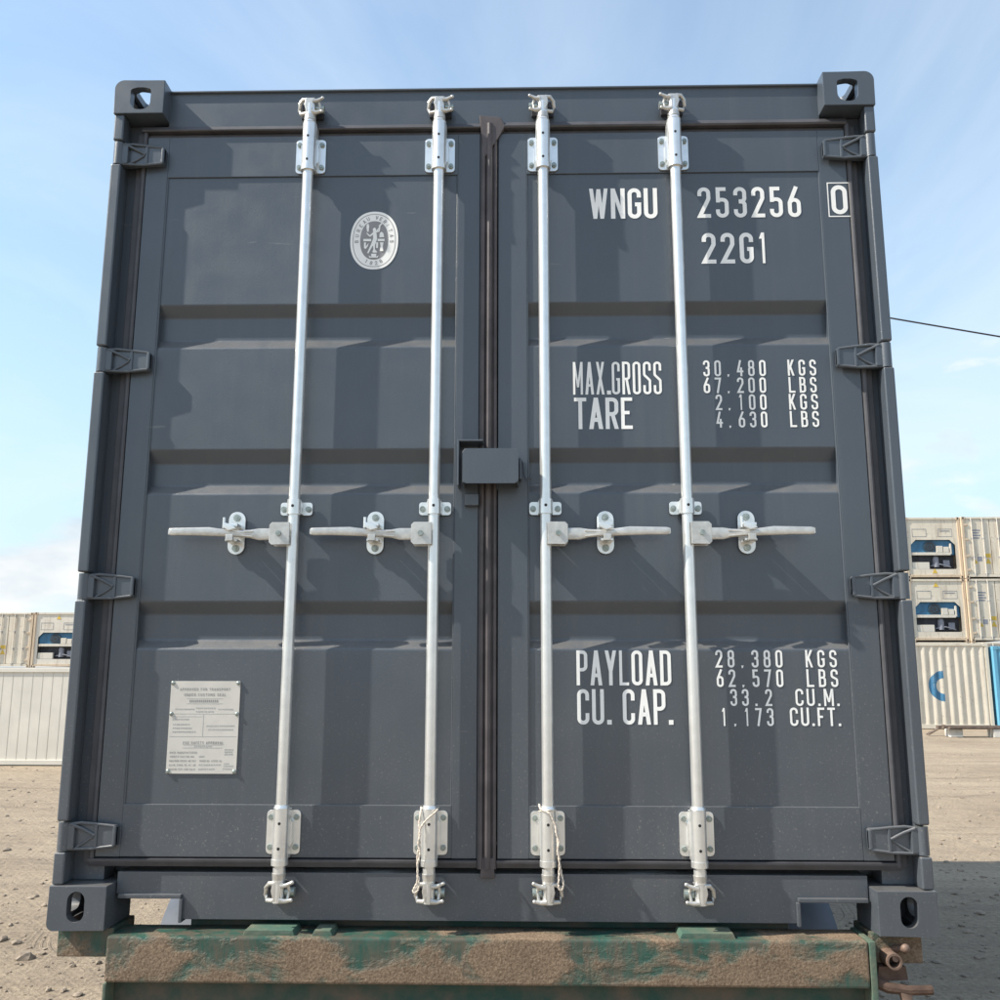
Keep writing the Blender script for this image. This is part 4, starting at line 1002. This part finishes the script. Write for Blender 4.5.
for a in ((.02, .98, .355), (.02, .98, .60), (.24, .76, .19), (.24, .76, .245), (.22, .78, .69), (.22, .78, .722), (.06, .47, .385)): rule(*a)
xa, z_ = pt(.49, .36); _, zb = pt(.49, .60); pp.box(xa, xa+.0009, Y, Y+.0004, zb, z_-.002)
pp.build('plate_faint_print', 'engrave_faint', pl_o)

# ------------------------------------------------------------------ ropes on the middle rods
def twist(pts, r, k):
    out = []
    for i, p_ in enumerate(pts): out.append(p_)
    return out
def rope(label, strands):
    mb = MB()
    for pts in strands:
        pts = [Vector(p_) for p_ in pts]; fine = []
        for i in range(len(pts)-1):
            for j in range(8): 
                t = j/8; a = pts[max(i-1, 0)]; b_ = pts[i]; c = pts[i+1]; d = pts[min(i+2, len(pts)-1)]
                fine.append(.5*((2*b_)+(-a+c)*t+(2*a-5*b_+4*c-d)*t*t+(-a+3*b_-3*c+d)*t**3))
        fine.append(pts[-1])
        for ph in (0, math.pi):
            mb.tube([p_+Vector((math.cos(i*.9+ph), math.sin(i*.9+ph), 0))*.0014 for i, p_ in enumerate(fine)], .0019, 6)
    o = mb.build('rope', 'rope', sharp=60); o.location = (0, 0, BASE); return tag(o, label, 'rope', 'ropes tied to the locking rods')
x = -.166
rope('twisted white rope tied on the second locking rod from the left, near its foot', [
    [(x+.022, RY+.01, .328), (x+.020, RY-.022, .322), (x+.000, RY-.030, .305), (x-.018, RY-.030, .285), (x-.026, RY-.026, .262), (x-.024, RY-.028, .235), (x-.030, RY-.026, .205), (x-.029, RY-.026, .165), (x-.030, RY-.026, .135), (x-.040, RY-.026, .115), (x-.036, RY-.028, .108), (x-.026, RY-.026, .118), (x-.026, RY-.026, .150)],
    [(x-.024, RY, .330), (x-.024, RY-.018, .315), (x-.027, RY-.024, .290), (x-.023, RY-.030, .262), (x-.028, RY-.030, .235), (x-.022, RY-.030, .215), (x-.028, RY-.029, .185)]])
x = .165
rope('twisted white rope tied on the third locking rod from the left, near its foot', [
    [(x-.024, RY+.004, .338), (x-.020, RY-.018, .328), (x+.004, RY-.030, .318), (x+.016, RY-.028, .296), (x+.024, RY-.024, .27), (x+.026, RY-.024, .24), (x+.028, RY-.024, .20), (x+.034, RY-.022, .165), (x+.040, RY-.024, .135), (x+.036, RY-.026, .118), (x+.027, RY-.026, .122), (x+.028, RY-.026, .150), (x+.030, RY-.027, .185)],
    [(x-.024, RY, .320), (x, RY-.026, .326), (x+.024, RY-.006, .322)],
    [(x+.020, RY-.024, .292), (x+.021, RY-.029, .268), (x+.029, RY-.027, .245), (x+.025, RY-.029, .222), (x+.031, RY-.027, .196)]])
